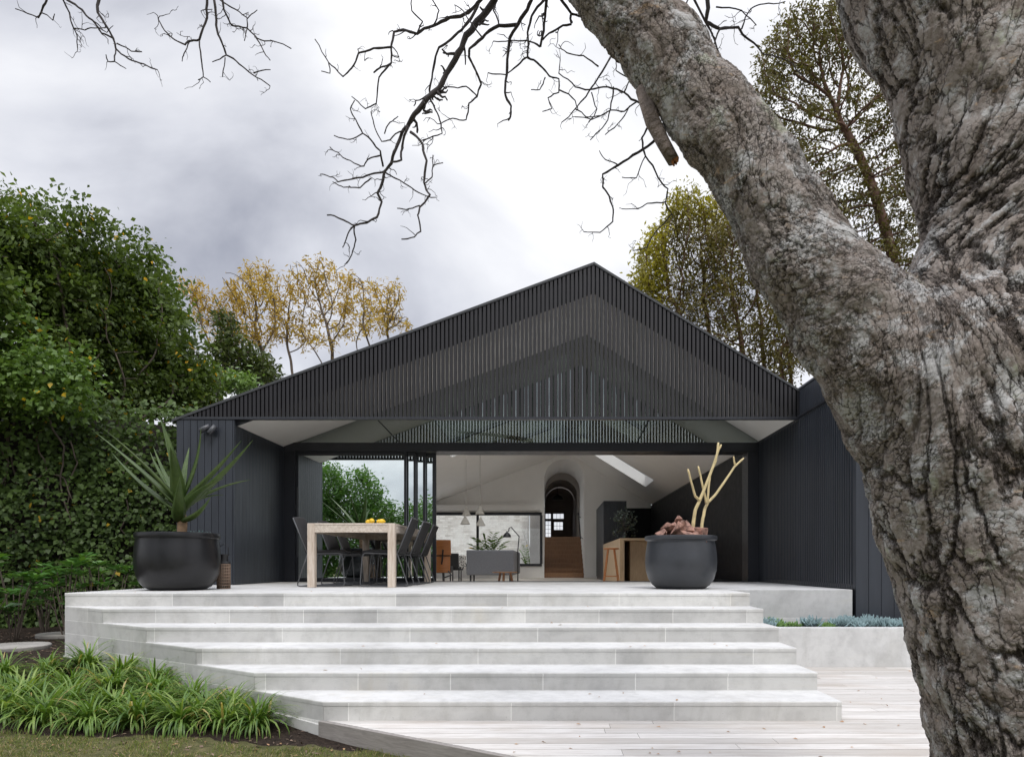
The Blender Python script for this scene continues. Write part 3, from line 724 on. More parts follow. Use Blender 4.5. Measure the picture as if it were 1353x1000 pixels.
MB().lathe(prof, 72, (RPX, RPY, 0.001)).build('bowl', MT['pot2'], rp, auto=40)
MB().lathe([(0.001, 0.60), (0.2, 0.60), (0.371, 0.575), (0.371, 0.56)], 48, (RPX, RPY, 0)).build('soil', MT['soil'], rp, True)
# stones heaped in the right planter
rr = random.Random(5)
spots = [(-0.29, -0.10, 0.64), (-0.15, -0.27, 0.64), (0.02, -0.31, 0.63), (0.17, -0.26, 0.64), (0.29, -0.14, 0.63), (-0.24, 0.12, 0.66), (-0.09, -0.10, 0.72), (0.10, -0.08, 0.72),
         (0.24, 0.06, 0.68), (-0.12, 0.10, 0.74), (0.04, 0.22, 0.70), (0.0, -0.19, 0.735), (0.18, -0.14, 0.70), (-0.20, -0.16, 0.715), (-0.03, -0.02, 0.80), (0.08, -0.20, 0.70), (-0.30, 0.02, 0.66), (0.30, -0.02, 0.655)]
tops = ['left', 'right']
for i, (x_, y_, z_) in enumerate(spots):
    x_ *= 0.80; y_ *= 0.80; z_ += 0.012
    bm = bmesh.new(); 
    for _ in range(11):
        bm.verts.new((rr.gauss(0, 0.055), rr.gauss(0, 0.033), rr.gauss(0, 0.024)))
    bmesh.ops.convex_hull(bm, input=bm.verts)
    for v in [v for v in bm.verts if not v.link_faces]: bm.verts.remove(v)
    bmesh.ops.scale(bm, vec=(1.5, 1.4, 1.55), verts=bm.verts)
    bmesh.ops.bevel(bm, geom=bm.edges[:], offset=0.004, segments=1, affect='EDGES')
    me = bpy.data.meshes.new('garden_stone'); bm.to_mesh(me); bm.free(); me.materials.append(MT['rock'])
    o = link(bpy.data.objects.new('garden_stone', me), None, label='rough red brown stone in the heap filling the right planter', category='stone', group='red brown stones heaped in the right planter')
    o.location = (RPX + x_, RPY + y_, z_); o.rotation_euler = (rr.uniform(-0.5, 0.5), rr.uniform(-0.7, 0.7), rr.uniform(0, 6.28))
# bare pale succulent shrub in the right planter (each traced stem keeps its own depth)
bs_ = thing('bare_shrub', 'leafless shrub of pale yellow forked stems standing in the right planter', 'plant', (RPX, RPY, 0.6))
def zp(x, y): return (660 + x / 3.866, 560 + y / 3.866)          # close-up trace -> photograph pixels
def stem(pts, d0, d1, r0, r1, mb):
    n = len(pts); q = []
    for i, (x, y) in enumerate(pts): u, v = zp(x, y); q.append(P(u, v, d0 + (d1 - d0) * i / (n - 1)))
    out = []; 
    for i in range(n - 1):
        for k in range(4): out.append(q[i].lerp(q[i+1], k / 4) + Vector((rr.uniform(-1, 1), rr.uniform(-1, 1), 0)) * 0.002)
    out.append(q[-1]); m = len(out)
    rad = [r0 + (r1 - r0) * i / (m - 1) for i in range(m)]; rad[-1] *= 0.7; rad[-2] *= 1.12
    mb.tube(out, rad, 10)
m1 = MB(); stem([(985, 560), (990, 500), (1000, 440), (1025, 385), (1055, 310), (1085, 235), (1112, 150), (1118, 95)], 8.36, 8.40, 0.025, 0.014, m1)
stem([(1022, 390), (1000, 370), (980, 300), (962, 230)], 8.37, 8.20, 0.017, 0.012, m1)
stem([(1112, 150), (1133, 105)], 8.40, 8.40, 0.013, 0.011, m1)
m1.build('stem', MT['stem'], bs_, True)
m1 = MB(); stem([(1030, 560), (1035, 500), (1050, 430), (1065, 400), (1100, 365), (1150, 295), (1200, 218), (1248, 175)], 8.42, 8.62, 0.022, 0.012, m1)
stem([(1062, 402), (1068, 330), (1075, 260), (1110, 182)], 8.44, 8.5, 0.016, 0.010, m1)
stem([(1058, 410), (1045, 350), (1030, 280), (1015, 215)], 8.43, 8.36, 0.016, 0.011, m1)
stem([(1203, 215), (1195, 165)], 8.60, 8.58, 0.013, 0.010, m1)
m1.build('stem', MT['stem'], bs_, True)

# the aloe: thick tapering channelled leaves, traced tips at their own distances
al = NT('aloe_leaf'); v = al.coord()
al.base(al.mix(al.ramp(al.noise(v, 3.0, 4), (0.4, 0.0), (0.7, 0.6)), al.ramp(al.noise(v, 30, 3), (0.3, (0.036, 0.068, 0.016)), (0.7, (0.066, 0.108, 0.026))), (0.115, 0.16, 0.045)))
al.props(0.5, 0, 0.3); al.bump(al.noise(v, 40, 3), 0.15, 0.004); MT['aloe'] = al.m
aloe = thing('aloe_plant', 'tall tree aloe with long arching green leaves in the black planter', 'plant', (LPX, LPY, 0.58))
CR = P(236, 668, LPY)
m = MB(); m.tube([(LPX + 0.04, LPY, 0.57), (LPX + 0.045, LPY, 0.66), (LPX + 0.05, LPY, 0.78), CR + Vector((0, 0, 0.12))], [0.062, 0.052, 0.055, 0.03], 14); m.build('trunk', plain('aloe_trunk', (0.30, 0.19, 0.11), 0.8, 0.45, 16, 0.6, 40), aloe, True)
def blade(base, tip, w, sag, th=0.028, n=12, up=Vector((0, 0, 1))):
    mb = MB(); base = Vector(base); tip = Vector(tip); v = []
    ax = (tip - base); side = ax.cross(up)
    if side.length < 1e-4: side = Vector((1, 0, 0))
    side.normalize(); top = side.cross(ax).normalized()
    for i in range(n + 1):
        t = i / n
        c = base.lerp(tip, t) + top * (sag * 4 * t * (1 - t))
        wf_ = 1.18 * w * (0.80 + 0.45 * min(1, t * 5) - 0.25 * t) * (1 - t ** 1.7) ** 0.9 + 0.002
        hh = th * (1 - t ** 1.3) + 0.002
        s2 = side * wf_ * 0.5
        v += [c - s2 + top * hh * 0.55, c - s2 * 0.55 - top * hh * 0.65, c - top * hh, c + s2 * 0.55 - top * hh * 0.65, c + s2 + top * hh * 0.55, c + s2 * 0.5 + top * hh * 0.08, c - top * hh * 0.15, c - s2 * 0.5 + top * hh * 0.08]
    k = 8; f = [(i*k + j, i*k + (j+1) % k, (i+1)*k + (j+1) % k, (i+1)*k + j) for i in range(n) for j in range(k)]
    f += [tuple(range(k-1, -1, -1)), tuple(n*k + j for j in range(k))]
    return mb.add(v, f)
def zq(x, y): return (120 + x / 4.0, 550 + y / 4.0)
for (bx_, by_, tx_, ty_, dd, w, sag) in ((455, 470, 20, 82, 0.05, 0.105, 0.02), (460, 440, 40, 45, -0.25, 0.10, 0.03), (450, 500, 108, 188, 0.30, 0.08, -0.05), (470, 400, 365, 8, 0.10, 0.12, 0.03),
        (468, 450, 420, 160, -0.40, 0.125, 0.05), (440, 400, 312, 185, 0.35, 0.05, -0.05), (450, 430, 330, 160, 0.45, 0.05, -0.03), (480, 440, 582, 62, 0.15, 0.12, -0.05), (490, 410, 520, 165, 0.40, 0.06, 0.02),
        (485, 470, 797, 126, 0.05, 0.11, -0.02), (485, 500, 856, 126, -0.2, 0.11, -0.04), (480, 520, 707, 325, -0.35, 0.12, 0.06), (490, 500, 846, 335, 0.30, 0.08, 0.06), (500, 560, 632, 428, -0.25, 0.085, -0.06),
        (480, 520, 702, 416, 0.25, 0.06, 0.07), (462, 560, 470, 320, -0.45, 0.115, -0.03), (440, 470, 365, 345, 0.35, 0.06, 0.0)):
    b = P(*zq(bx_, by_), LPY + dd * 0.12); t = P(*zq(tx_, ty_), LPY + dd)
    b = b.lerp(CR + Vector((0, 0, (b.z - CR.z) * 0.8)), 0.5)
    blade(b, t, w, sag).build('leaf', MT['aloe'], aloe, True)
for i, (px, py, s, lab) in enumerate(((253, 701, 1.0, 'small blue green succulent at the foot of the aloe trunk'), (264, 700, 1.15, 'middle blue green succulent in the black planter, right of the aloe'), (275, 702, 0.95, 'blue green succulent near the right rim of the black planter'))):
    c = P(px, py, LPY - 0.05 + 0.06 * i); c.z = 0.59
    sm = thing('succulent', lab, 'plant', c, 'small succulents in the black planter')
    if i == 0: MT['blue_succulent'] = plain('blue_green_succulent', (0.12, 0.20, 0.19), 0.55, 0.3, 20, 0.1)
    mb = MB()
    for k in range(16):
        a = k * 2.4; el = 0.35 + 0.07 * k
        d = Vector((math.cos(a) * math.cos(el), math.sin(a) * math.cos(el), math.sin(el)))
        bl = blade(c + Vector((0, 0, 0.01)), c + d * 0.105 * s * (1 - 0.008 * k), 0.030 * s, -0.008, 0.010, 5); mb.add(bl.v, bl.f)
    mb.build('leaves', MT['blue_succulent'], sm, True)

# lattice lantern beside the pot
LX, LY = P(295.5, 776, 8.25).x, 8.25
ln = thing('lantern', 'brown lattice lantern with a black top beside the black planter', 'lantern', (LX, LY, 0))
lat = MB(); rL, hL = 0.072, 0.30
for k in range(18):
    a = 2 * math.pi * k / 18; lat.tube([(LX + rL * math.cos(a), LY + rL * math.sin(a), 0.004), (LX + rL * math.cos(a), LY + rL * math.sin(a), hL)], 0.006, 6)
for j in range(9):
    z = 0.008 + j * (hL - 0.012) / 8; lat.tube([(LX + rL * math.cos(a), LY + rL * math.sin(a), z) for a in np.linspace(0, 2 * math.pi, 25)], 0.006, 6, caps=False)
lat.build('lattice', MT['rust'], ln, True)
MB().lathe([(0.062, 0.002), (0.062, 0.02), (0.055, 0.022), (0.055, 0.028)], 24, (LX, LY, 0)).build('base', MT['black'], ln)
MB().lathe([(0.066, 0.30), (0.076, 0.302), (0.076, 0.318), (0.055, 0.335), (0.05, 0.38), (0.058, 0.40), (0.062, 0.415), (0.03, 0.42), (0.0, 0.42)], 28, (LX, LY, 0)).build('lid', MT['black'], ln, auto=40)
MB().tube([(LX - 0.06, LY, 0.41), (LX - 0.055, LY, 0.50), (LX, LY, 0.54), (LX + 0.055, LY, 0.50), (LX + 0.06, LY, 0.41)], 0.005, 6).build('handle', MT['black'], ln, True)

# twin spotlight on the clad wall
sp = thing('wall_spotlight', 'twin headed grey outdoor spotlight on the dark clad wall, upper left', 'light', (P(279, 568, 9.8).x, YG, P(279, 568, 9.8).z))
c = Vector(sp.location)
MB().box(c.x - 0.035, c.x + 0.035, YG - 0.018, YG + 0.008, c.z - 0.02, c.z + 0.03).build('bracket', MT['frame'], sp, bevel=0.004)
MT['lampgrey'] = plain('dark_lamp_enamel', (0.045, 0.047, 0.053), 0.35, 0.1, 5, 0)
for (ax_, az_, bx_, bz_) in ((0.005, 0.045, -0.125, -0.035), (0.085, 0.045, 0.01, -0.07)):
    a = c + Vector((ax_, -0.05, az_)); b = c + Vector((bx_, -0.09, bz_))
    hd = MB().tube([a, a.lerp(b, 0.02), a.lerp(b, 0.98), b], [0.034, 0.04, 0.04, 0.036], 20).build('lamp_head', MT['lampgrey'], sp, True)
    MB().tube([a.lerp(b, 0.5), c + Vector((0, -0.018, 0.005))], 0.010, 8).build('arm', MT['frame'], hd, True)

# ------------------------------------------------------------------ in the room
sf = thing('sofa', 'grey fabric sofa seen from behind in the living room', 'sofa', (-1.46, 17.3, FZ))
sx0, sx1 = P(616, 0, 17).x, P(679, 0, 17).x; sx2 = P(690, 0, 17.9).x
MB().box(sx0, sx1, 17.0, 17.14, 0.03, 0.66).build('backrest', MT['fabric'], sf, bevel=0.04, seg=3)
MB().box(sx0, sx0 + 0.16, 17.142, 17.95, 0.03, 0.52).build('arm', MT['fabric'], sf, bevel=0.035, seg=3)
MB().box(sx1 - 0.16, sx1, 17.142, 20.6, 0.03, 0.66).build('arm', MT['fabric'], sf, bevel=0.035, seg=3)
MB().box(sx0 + 0.162, sx1 - 0.162, 17.142, 17.95, 0.03, 0.28).build('seat', MT['fabric'], sf, bevel=0.03, seg=3)
for lx in (sx0 + 0.1, sx1 - 0.1):
    for ly in (17.08, 17.85): MB().tube([(lx, ly, FZ), (lx, ly, 0.035)], [0.018, 0.024], 10).build('leg', MT['black'], sf)
for k in range(7):   # log stack like timber side stool below the sofa line
    pass
sfb = thing('coffee_table', 'low round timber coffee table half hidden behind the grey sofa', 'table', (P(667, 0, 16.4).x, 16.4, FZ))
cxx = sfb.location.x
MB().lathe([(0.30, 0.10), (0.30, 0.125), (0.0, 0.125)], 32, (cxx, 16.4, 0)).build('tabletop', MT['floorwood'], sfb)
for k in range(3):
    a = 2.1 * k + 0.4; MB().tube([(cxx + 0.14 * math.cos(a), 16.4 + 0.14 * math.sin(a), 0.10), (cxx + 0.2 * math.cos(a), 16.4 + 0.2 * math.sin(a), FZ)], 0.03, 8).build('leg', MT['floorwood'], sfb)
# lounge chair with a plywood shell, its back to the camera
lc = thing('lounge_chair', 'tan plywood shell lounge chair with its back to the terrace', 'chair', (-2.28, 14.0, FZ))
def shell(x0, x1, z0, z1, lean):
    mb = MB(); n = 8; v = []
    for side in (0, 1):
        for j in range(2):
            for k in range(n + 1):
                u = k / n * 2 - 1; x_ = (x0 + x1) / 2 + u * (x1 - x0) / 2
                v.append((x_, 14.0 + 0.05 * u * u + (0.02 if side else 0) + lean * j, z0 if j == 0 else z1))
    f = []; q = n + 1
    for k in range(n):
        f += [(k, k+1, q+k+1, q+k), (2*q+k, 3*q+k, 3*q+k+1, 2*q+k+1), (k, 2*q+k, 2*q+k+1, k+1), (q+k, q+k+1, 3*q+k+1, 3*q+k)]
    f += [(0, q, 3*q, 2*q), (n, 2*q+n, 3*q+n, q+n)]
    return mb.add(v, f)
lx0, lx1 = P(572, 0, 14).x, P(595.5, 0, 14).x
shell(lx0, lx1, 0.49, 0.80, -0.06).build('head_shell', MT['leather'], lc, auto=50, bevel=0.006)
shell(lx0 + 0.01, lx1 - 0.02, 0.13, 0.465, 0.02).build('back_shell', MT['leather'], lc, auto=50, bevel=0.006)
MT['hide'] = plain('black_leather', (0.012, 0.011, 0.011), 0.4, 0.2, 10, 0.2)
MB().box(lx0 + 0.02, lx1 - 0.03, 14.08, 14.20, 0.14, 0.79).box(lx0 + 0.02, lx1 - 0.03, 14.20, 14.62, 0.12, 0.26).build('cushion', MT['hide'], lc, bevel=0.03, seg=3)
MB().tube([((lx0+lx1)/2 + 0.03, 13.96, 0.60), ((lx0+lx1)/2 + 0.02, 13.97, 0.44), ((lx0+lx1)/2, 13.98, 0.30)], 0.016, 8).build('spine', MT['black'], lc)
MB().tube([((lx0+lx1)/2, 14.2, 0.12), ((lx0+lx1)/2, 14.25, -0.08)], 0.025, 8).tube([(lx0 - 0.02, 14.1, FZ + 0.02), ((lx0+lx1)/2, 14.25, -0.08), (lx1 + 0.02, 14.1, FZ + 0.02)], 0.015, 8).tube([(lx1 - 0.05, 14.0, 0.16), (lx1 + 0.0, 14.1, 0.08), ((lx0+lx1)/2, 14.25, 0.02)], 0.014, 8).build('base', MT['steel'], lc, True)
# dark low armchair with a spotted cushion behind it
ac = thing('armchair', 'dark slender armchair between the tan lounge chair and the sofa', 'chair', (P(603, 0, 16).x, 16, FZ))
ax0, ax1 = P(593, 0, 16).x, P(606, 0, 16).x
MB().box(ax0, ax1, 16.0, 16.05, 0.22, 0.56).build('backrest', MT['hide'], ac, bevel=0.02)
MB().box(ax0, ax1 + 0.05, 16.05, 16.5, 0.16, 0.22).build('seat', MT['hide'], ac, bevel=0.02)
for x_ in (ax0 + 0.03, ax1):
    for y_ in (16.05, 16.45): MB().tube([(x_, y_, FZ), (x_, y_, 0.17)], 0.014, 8).build('leg', MT['black'], ac)
st2 = NT('spotted_cloth'); vo = st2.new('ShaderNodeTexVoronoi'); st2.l.new(st2.coord((1, 1, 1)), vo.inputs[0]); vo.inputs['Scale'].default_value = 34
st2.base(st2.mix(st2.math('GREATER_THAN', vo.outputs['Distance'], 0.42), (0.02, 0.02, 0.02), (0.55, 0.53, 0.5))); st2.props(0.9)
cu = MB().box(P(604, 0, 16).x, P(614.5, 0, 16).x, 16.1, 16.2, 0.20, 0.52).build('cushion', st2.m, None, bevel=0.03, seg=3, label='black and white spotted cushion on the dark armchair beside the sofa', category='cushion')

# four cement cone pendants
for i, (px, py, dd, lab) in enumerate(((616.2, 676, 18.6, 'upper left cone of the four cement pendants over the living room'), (614.6, 687, 18.0, 'lower left cone of the four cement pendants over the living room'),
                                       (634, 674, 18.5, 'upper right cone of the four cement pendants over the living room'), (635, 689, 18.1, 'lower right cone of the four cement pendants over the living room'))):
    c = P(px, py, dd)
    pe_ = thing('pendant_lamp', lab, 'lamp', (c.x, dd, c.z), 'cement cone pendants')
    MB().lathe([(0.125, -0.11), (0.118, -0.112), (0.012, 0.115), (0.0, 0.118)][0:1] + [(0.130, -0.105), (0.016, 0.118), (0.012, 0.125)], 32, (c.x, dd, c.z)).build('lamp_shade', MT['cone'], pe_, auto=40)
    MB().tube([(c.x, dd, c.z + 0.12), (c.x, dd, zc(c.x) - 0.001)], 0.003, 5).build('cord', MT['cone'], pe_)
# angled black lamp beside the sofa
fl = thing('reading_lamp', 'black angled reading lamp with a dome shade beside the sofa', 'lamp', (P(684.5, 0, 18.4).x, 18.4, FZ))
def q6(x, y, d): return P(570 + x / 5.883, 660 + y / 5.883, d)
m = MB(); m.tube([Vector((q6(672, 390, 18.4).x, 18.4, FZ)), q6(672, 390, 18.4), q6(682, 285, 18.4), q6(620, 213, 18.4), q6(604, 220, 18.4), q6(600, 250, 18.4)], 0.014, 8); m.build('arm', MT['black'], fl, True)
c = q6(588, 270, 18.4); MB().lathe([(0.105, -0.075), (0.11, -0.07), (0.10, -0.02), (0.06, 0.035), (0.02, 0.06), (0.02, 0.09)], 24, c).build('lamp_shade', MT['black'], fl, auto=40)
MB().lathe([(0.13, FZ + 0.001), (0.13, FZ + 0.02), (0.02, FZ + 0.025)], 24, (q6(672, 0, 18.4).x, 18.4, 0)).build('base', MT['black'], fl)
# dome pendant in the hall
c = P(736.5, 657, 28.5); hp = thing('pendant_lamp', 'dark dome pendant hanging in the hall behind the arch', 'lamp', c)
MB().lathe([(0.24, -0.1), (0.245, -0.09), (0.20, 0.02), (0.08, 0.09), (0.03, 0.14)], 28, c).build('lamp_shade', MT['black'], hp, auto=40)
MB().tube([c + Vector((0, 0, 0.13)), (c.x, c.y, 3.6)], 0.008, 6).build('cord', MT['black'], hp)
# kitchen island
IX0, IX1, IY0, IY1, IZ = 1.565, 2.75, 15.0, 19.6, 0.875
isl = thing('kitchen_island', 'pale timber kitchen island bench behind the right planter', 'island', ((IX0+IX1)/2, IY0, FZ))
MB().box(IX0, IX1, IY0, IY1, IZ - 0.05, IZ).build('benchtop', MT['oak'], isl, bevel=0.004)
MB().box(IX0, IX0 + 0.10, IY0, IY1, FZ + 0.001, IZ - 0.051).build('end_panel', MT['oak'], isl, bevel=0.004)
MB().box(IX0 + 0.25, IX1, IY0 + 0.25, IY1 - 0.1, FZ + 0.001, IZ - 0.052).build('cabinet', MT['oak'], isl, bevel=0.004)
sl = thing('bar_stool', 'timber bar stool with splayed legs beside the island bench', 'stool', (P(807.5, 0, 14.4).x, 14.4, FZ))
c = Vector(sl.location); zt = P(0, 724, 14.4).z
MB().lathe([(0.15, zt - 0.03), (0.165, zt - 0.02), (0.165, zt), (0.15, zt + 0.006), (0.0, zt)], 28, (c.x, c.y, 0)).build('seat', MT['leather'], sl, auto=40)
for k in range(4):
    a = R(45 + 90 * k); MB().tube([(c.x + 0.09 * math.cos(a), c.y + 0.09 * math.sin(a), zt - 0.02), (c.x + 0.235 * math.cos(a), c.y + 0.235 * math.sin(a), FZ)], [0.016, 0.012], 8).build('leg', MT['leather'], sl)
MB().tube([(c.x + 0.185 * math.cos(a), c.y + 0.185 * math.sin(a), 0.05) for a in np.linspace(0, 2 * math.pi, 5) + R(45)], 0.009, 6, caps=False).build('footrest', MT['leather'], sl)
# ------------------------------------------------------------------ the big foreground tree
bk = NT('cracked_grey_bark')
at = bk.new('ShaderNodeAttribute', attribute_name='bark_co'); av = at.outputs['Vector']
am = bk.new('ShaderNodeAttribute', attribute_name='bark_limb'); limb = am.outputs['Fac']
wv = bk.noise(av, 8, 6, 0.72, out='Color'); wsub = bk.new('ShaderNodeVectorMath', operation='SUBTRACT'); bk.l.new(wv, wsub.inputs[0]); wsub.inputs[1].default_value = (0.5, 0.5, 0.5)
wv2 = bk.noise(bk.coord(), 45, 4, 0.7, out='Color'); wsub2 = bk.new('ShaderNodeVectorMath', operation='SUBTRACT'); bk.l.new(wv2, wsub2.inputs[0]); wsub2.inputs[1].default_value = (0.5, 0.5, 0.5)
def warp(vec, amp, amp2=0.02, stretch=(1, 1, 1)):
    sc = bk.new('ShaderNodeVectorMath', operation='SCALE'); bk.l.new(wsub.outputs[0], sc.inputs[0]); sc.inputs['Scale'].default_value = amp
    ad = bk.new('ShaderNodeVectorMath', operation='ADD'); bk.l.new(vec, ad.inputs[0]); bk.l.new(sc.outputs[0], ad.inputs[1])
    s2 = bk.new('ShaderNodeVectorMath', operation='SCALE'); bk.l.new(wsub2.outputs[0], s2.inputs[0]); s2.inputs['Scale'].default_value = amp2
    a2 = bk.new('ShaderNodeVectorMath', operation='ADD'); bk.l.new(ad.outputs[0], a2.inputs[0]); bk.l.new(s2.outputs[0], a2.inputs[1]); return a2.outputs[0]
def voro(vec, scale, feat):
    vo = bk.new('ShaderNodeTexVoronoi', feature=feat); bk.l.new(vec, vo.inputs['Vector']); vo.inputs['Scale'].default_value = scale; return vo
ob = bk.coord()
# long wandering furrows (trunk): they come and go
fw = voro(warp(av, 0.15, 0.012), 8.0, 'DISTANCE_TO_EDGE').outputs['Distance']
fmask = bk.math('MULTIPLY', bk.ramp(bk.noise(av, 4.2, 4, 0.6), (0.40, 0.0), (0.52, 1.0)), bk.math('SUBTRACT', 1.0, bk.math('MULTIPLY', limb, 0.7)))
bigK = bk.math('SUBTRACT', 1.0, bk.math('MULTIPLY', bk.math('SUBTRACT', 1.0, bk.ramp(fw, (0.0, 0.0), (0.03, 0.4), (0.075, 1.0))), fmask))
# plates and flakes at their own heights, cracked apart here and there
def finer(vec, k):
    n = bk.new('ShaderNodeVectorMath', operation='SCALE'); bk.l.new(vec, n.inputs[0]); bk.l.new(bk.math('ADD', 1.0, bk.math('MULTIPLY', limb, k)), n.inputs['Scale']); return n.outputs[0]
cv = finer(warp(av, 0.08, 0.012), 0.9); dv = finer(warp(ob, 0.055, 0.012), 0.45)
c1 = voro(cv, 19, 'F1'); c1s = bk.new('ShaderNodeSeparateColor'); bk.l.new(c1.outputs['Color'], c1s.inputs[0])
c2 = voro(dv, 44, 'F1'); c2s = bk.new('ShaderNodeSeparateColor'); bk.l.new(c2.outputs['Color'], c2s.inputs[0])
cellr, cell2 = c1s.outputs[0], c2s.outputs[0]
e1 = bk.ramp(voro(cv, 19, 'DISTANCE_TO_EDGE').outputs['Distance'], (0.0, 0.0), (0.022, 0.45), (0.06, 1.0))
e2 = bk.ramp(voro(dv, 44, 'DISTANCE_TO_EDGE').outputs['Distance'], (0.0, 0.0), (0.03, 0.5), (0.085, 1.0))
emask1 = bk.ramp(bk.noise(av, 10.0, 4, 0.6), (0.42, 0.0), (0.56, 1.0)); emask = bk.ramp(bk.math('ADD', bk.noise(ob, 11.0, 4, 0.6), bk.math('MULTIPLY', limb, 0.07)), (0.46, 0.0), (0.60, 0.9))
plK = bk.math('SUBTRACT', 1.0, bk.math('MULTIPLY', bk.math('SUBTRACT', 1.0, e1), emask1))
midK = bk.math('SUBTRACT', 1.0, bk.math('MULTIPLY', bk.math('SUBTRACT', 1.0, e2), emask))
fine = bk.noise(ob, 150, 4, 0.65); med = bk.noise(av, 26, 5, 0.62, 0.4); rough_ = bk.noise(ob, 64, 5, 0.65)
hgt = bk.math('ADD', bk.math('ADD', bk.math('MULTIPLY', bigK, 1.5), bk.math('MULTIPLY', midK, 0.45)), bk.math('ADD', bk.math('ADD', bk.math('MULTIPLY', cellr, 0.5), bk.math('MULTIPLY', cell2, 0.32)), bk.math('ADD', bk.math('MULTIPLY', med, 0.5), bk.math('ADD', bk.math('MULTIPLY', plK, 0.6), bk.math('MULTIPLY', rough_, 0.45)))))
hbump = bk.math('ADD', hgt, bk.math('MULTIPLY', fine, 0.32))
base = bk.ramp(bk.noise(ob, 4.5, 6, 0.65), (0.3, (0.205, 0.168, 0.140)), (0.5, (0.31, 0.272, 0.24)), (0.72, (0.40, 0.37, 0.345)))
base = bk.mix(bk.math('MULTIPLY', cellr, 0.35), base, (0.42, 0.385, 0.36))
base = bk.mix(bk.math('MULTIPLY', cell2, 0.35), base, (0.25, 0.20, 0.17))
base = bk.mix(bk.ramp(med, (0.34, 0.6), (0.48, 0.0)), base, (0.15, 0.112, 0.088))
base = bk.mix(bk.ramp(rough_, (0.34, 0.45), (0.47, 0.0)), base, (0.14, 0.105, 0.085))
lich = bk.ramp(bk.math('ADD', bk.math('ADD', bk.noise(ob, 9.0, 5, 0.6), bk.math('MULTIPLY', limb, 0.02)), bk.math('MULTIPLY', bk.noise(ob, 48, 5, 0.75), 0.5)), (0.78, 0.0), (0.88, 0.75))
base = bk.mix(lich, base, (0.54, 0.54, 0.53))
grn = bk.ramp(bk.math('ADD', bk.noise(bk.coord(loc=(4, 2, 9)), 6, 3, 0.5), bk.math('MULTIPLY', bk.noise(ob, 60, 4, 0.7), 0.3)), (0.80, 0.0), (0.87, 0.55))
base = bk.mix(grn, base, (0.40, 0.43, 0.31))
tan = bk.ramp(bk.noise(bk.coord((1, 1, 3.5), loc=(1, 7, 3)), 6.5, 6, 0.7, 1.2), (0.62, 0.0), (0.68, 0.65))
base = bk.mix(tan, base, (0.48, 0.34, 0.22))
dark = bk.math('MULTIPLY', bigK, bk.math('MULTIPLY', bk.math('ADD', 0.25, bk.math('MULTIPLY', midK, 0.75)), bk.math('ADD', 0.12, bk.math('MULTIPLY', plK, 0.88))))
base = bk.mix(dark, (0.040, 0.030, 0.025), base)
bk.base(base); bk.props(0.88, 0, 0.25)
bk.bump(hbump, 0.95, 0.010)
dsp = bk.new('ShaderNodeDisplacement'); bk.l.new(hgt, dsp.inputs['Height']); dsp.inputs['Midlevel'].default_value = 3.2; dsp.inputs['Scale'].default_value = 0.012
bk.l.new(dsp.outputs[0], bk.out.inputs['Displacement']); bk.m.displacement_method = 'DISPLACEMENT'
MT['bark'] = bk.m

DT = 2.5
def chain(pts):
    """(px, py, radius in photograph pixels, distance)"""
    q = [(P(x, y, d), r * d / FPX) for x, y, r, d in pts]; out = []
    n = len(q)
    for i in range(n - 1):
        p0, p1, p2, p3 = q[max(i-1, 0)], q[i], q[i+1], q[min(i+2, n-1)]
        for k in range(8):
            t = k / 8
            f = lambda a, b, c, d: 0.5 * ((2*b) + (c - a)*t + (2*a - 5*b + 4*c - d)*t*t + (3*b - a - 3*c + d)*t*t*t)
            out.append((f(p0[0], p1[0], p2[0], p3[0]), f(p0[1], p1[1], p2[1], p3[1])))
    out.append(q[-1]); return out
stem_c = chain([(1470, 1330, 215, 2.5), (1428, 1150, 168, 2.5), (1396, 1000, 149, 2.5), (1369, 912, 136, 2.5), (1338, 792, 135, 2.5), (1308, 652, 141, 2.5), (1290, 570, 148, 2.5), (1290, 490, 146, 2.5), (1314, 420, 118, 2.5),
                (1337, 336, 113, 2.5), (1332, 240, 108, 2.5), (1300, 120, 106, 2.52), (1240, 0, 103, 2.55), (1165, -150, 95, 2.6), (1110, -330, 85, 2.7)])
limb_c = chain([(1352, 690, 100, 2.5), (1302, 605, 122, 2.5), (1240, 537, 119, 2.5), (1172, 472, 94, 2.5), (1112, 410, 73, 2.5), (1058, 336, 64, 2.52), (1002, 240, 57, 2.55), (948, 165, 54, 2.58), (904, 105, 52, 2.6), (841, 27, 50, 2.65), (770, -70, 47, 2.72), (680, -190, 41, 2.85), (560, -300, 34, 3.0)])
tmp = MB()
for c in (stem_c, limb_c): tmp.tube([p for p, r in c], [r for p, r in c], 28)
to = tmp.build('temporary_form', None, None)
md = to.modifiers.new('r', 'REMESH'); md.mode = 'VOXEL'; md.voxel_size = 0.0075
ms = to.modifiers.new('s', 'SMOOTH'); ms.iterations = 9; ms.factor = 0.5
dg_ = bpy.context.evaluated_depsgraph_get(); tm = bpy.data.meshes.new_from_object(to.evaluated_get(dg_))
bpy.data.objects.remove(to)
nv = len(tm.vertices); TV = np.zeros(nv * 3, np.float32); tm.vertices.foreach_get('co', TV); TV = TV.reshape(-1, 3).astype(float)
TNm = np.zeros(nv * 3, np.float32); tm.vertices.foreach_get('normal', TNm); TNm = TNm.reshape(-1, 3)
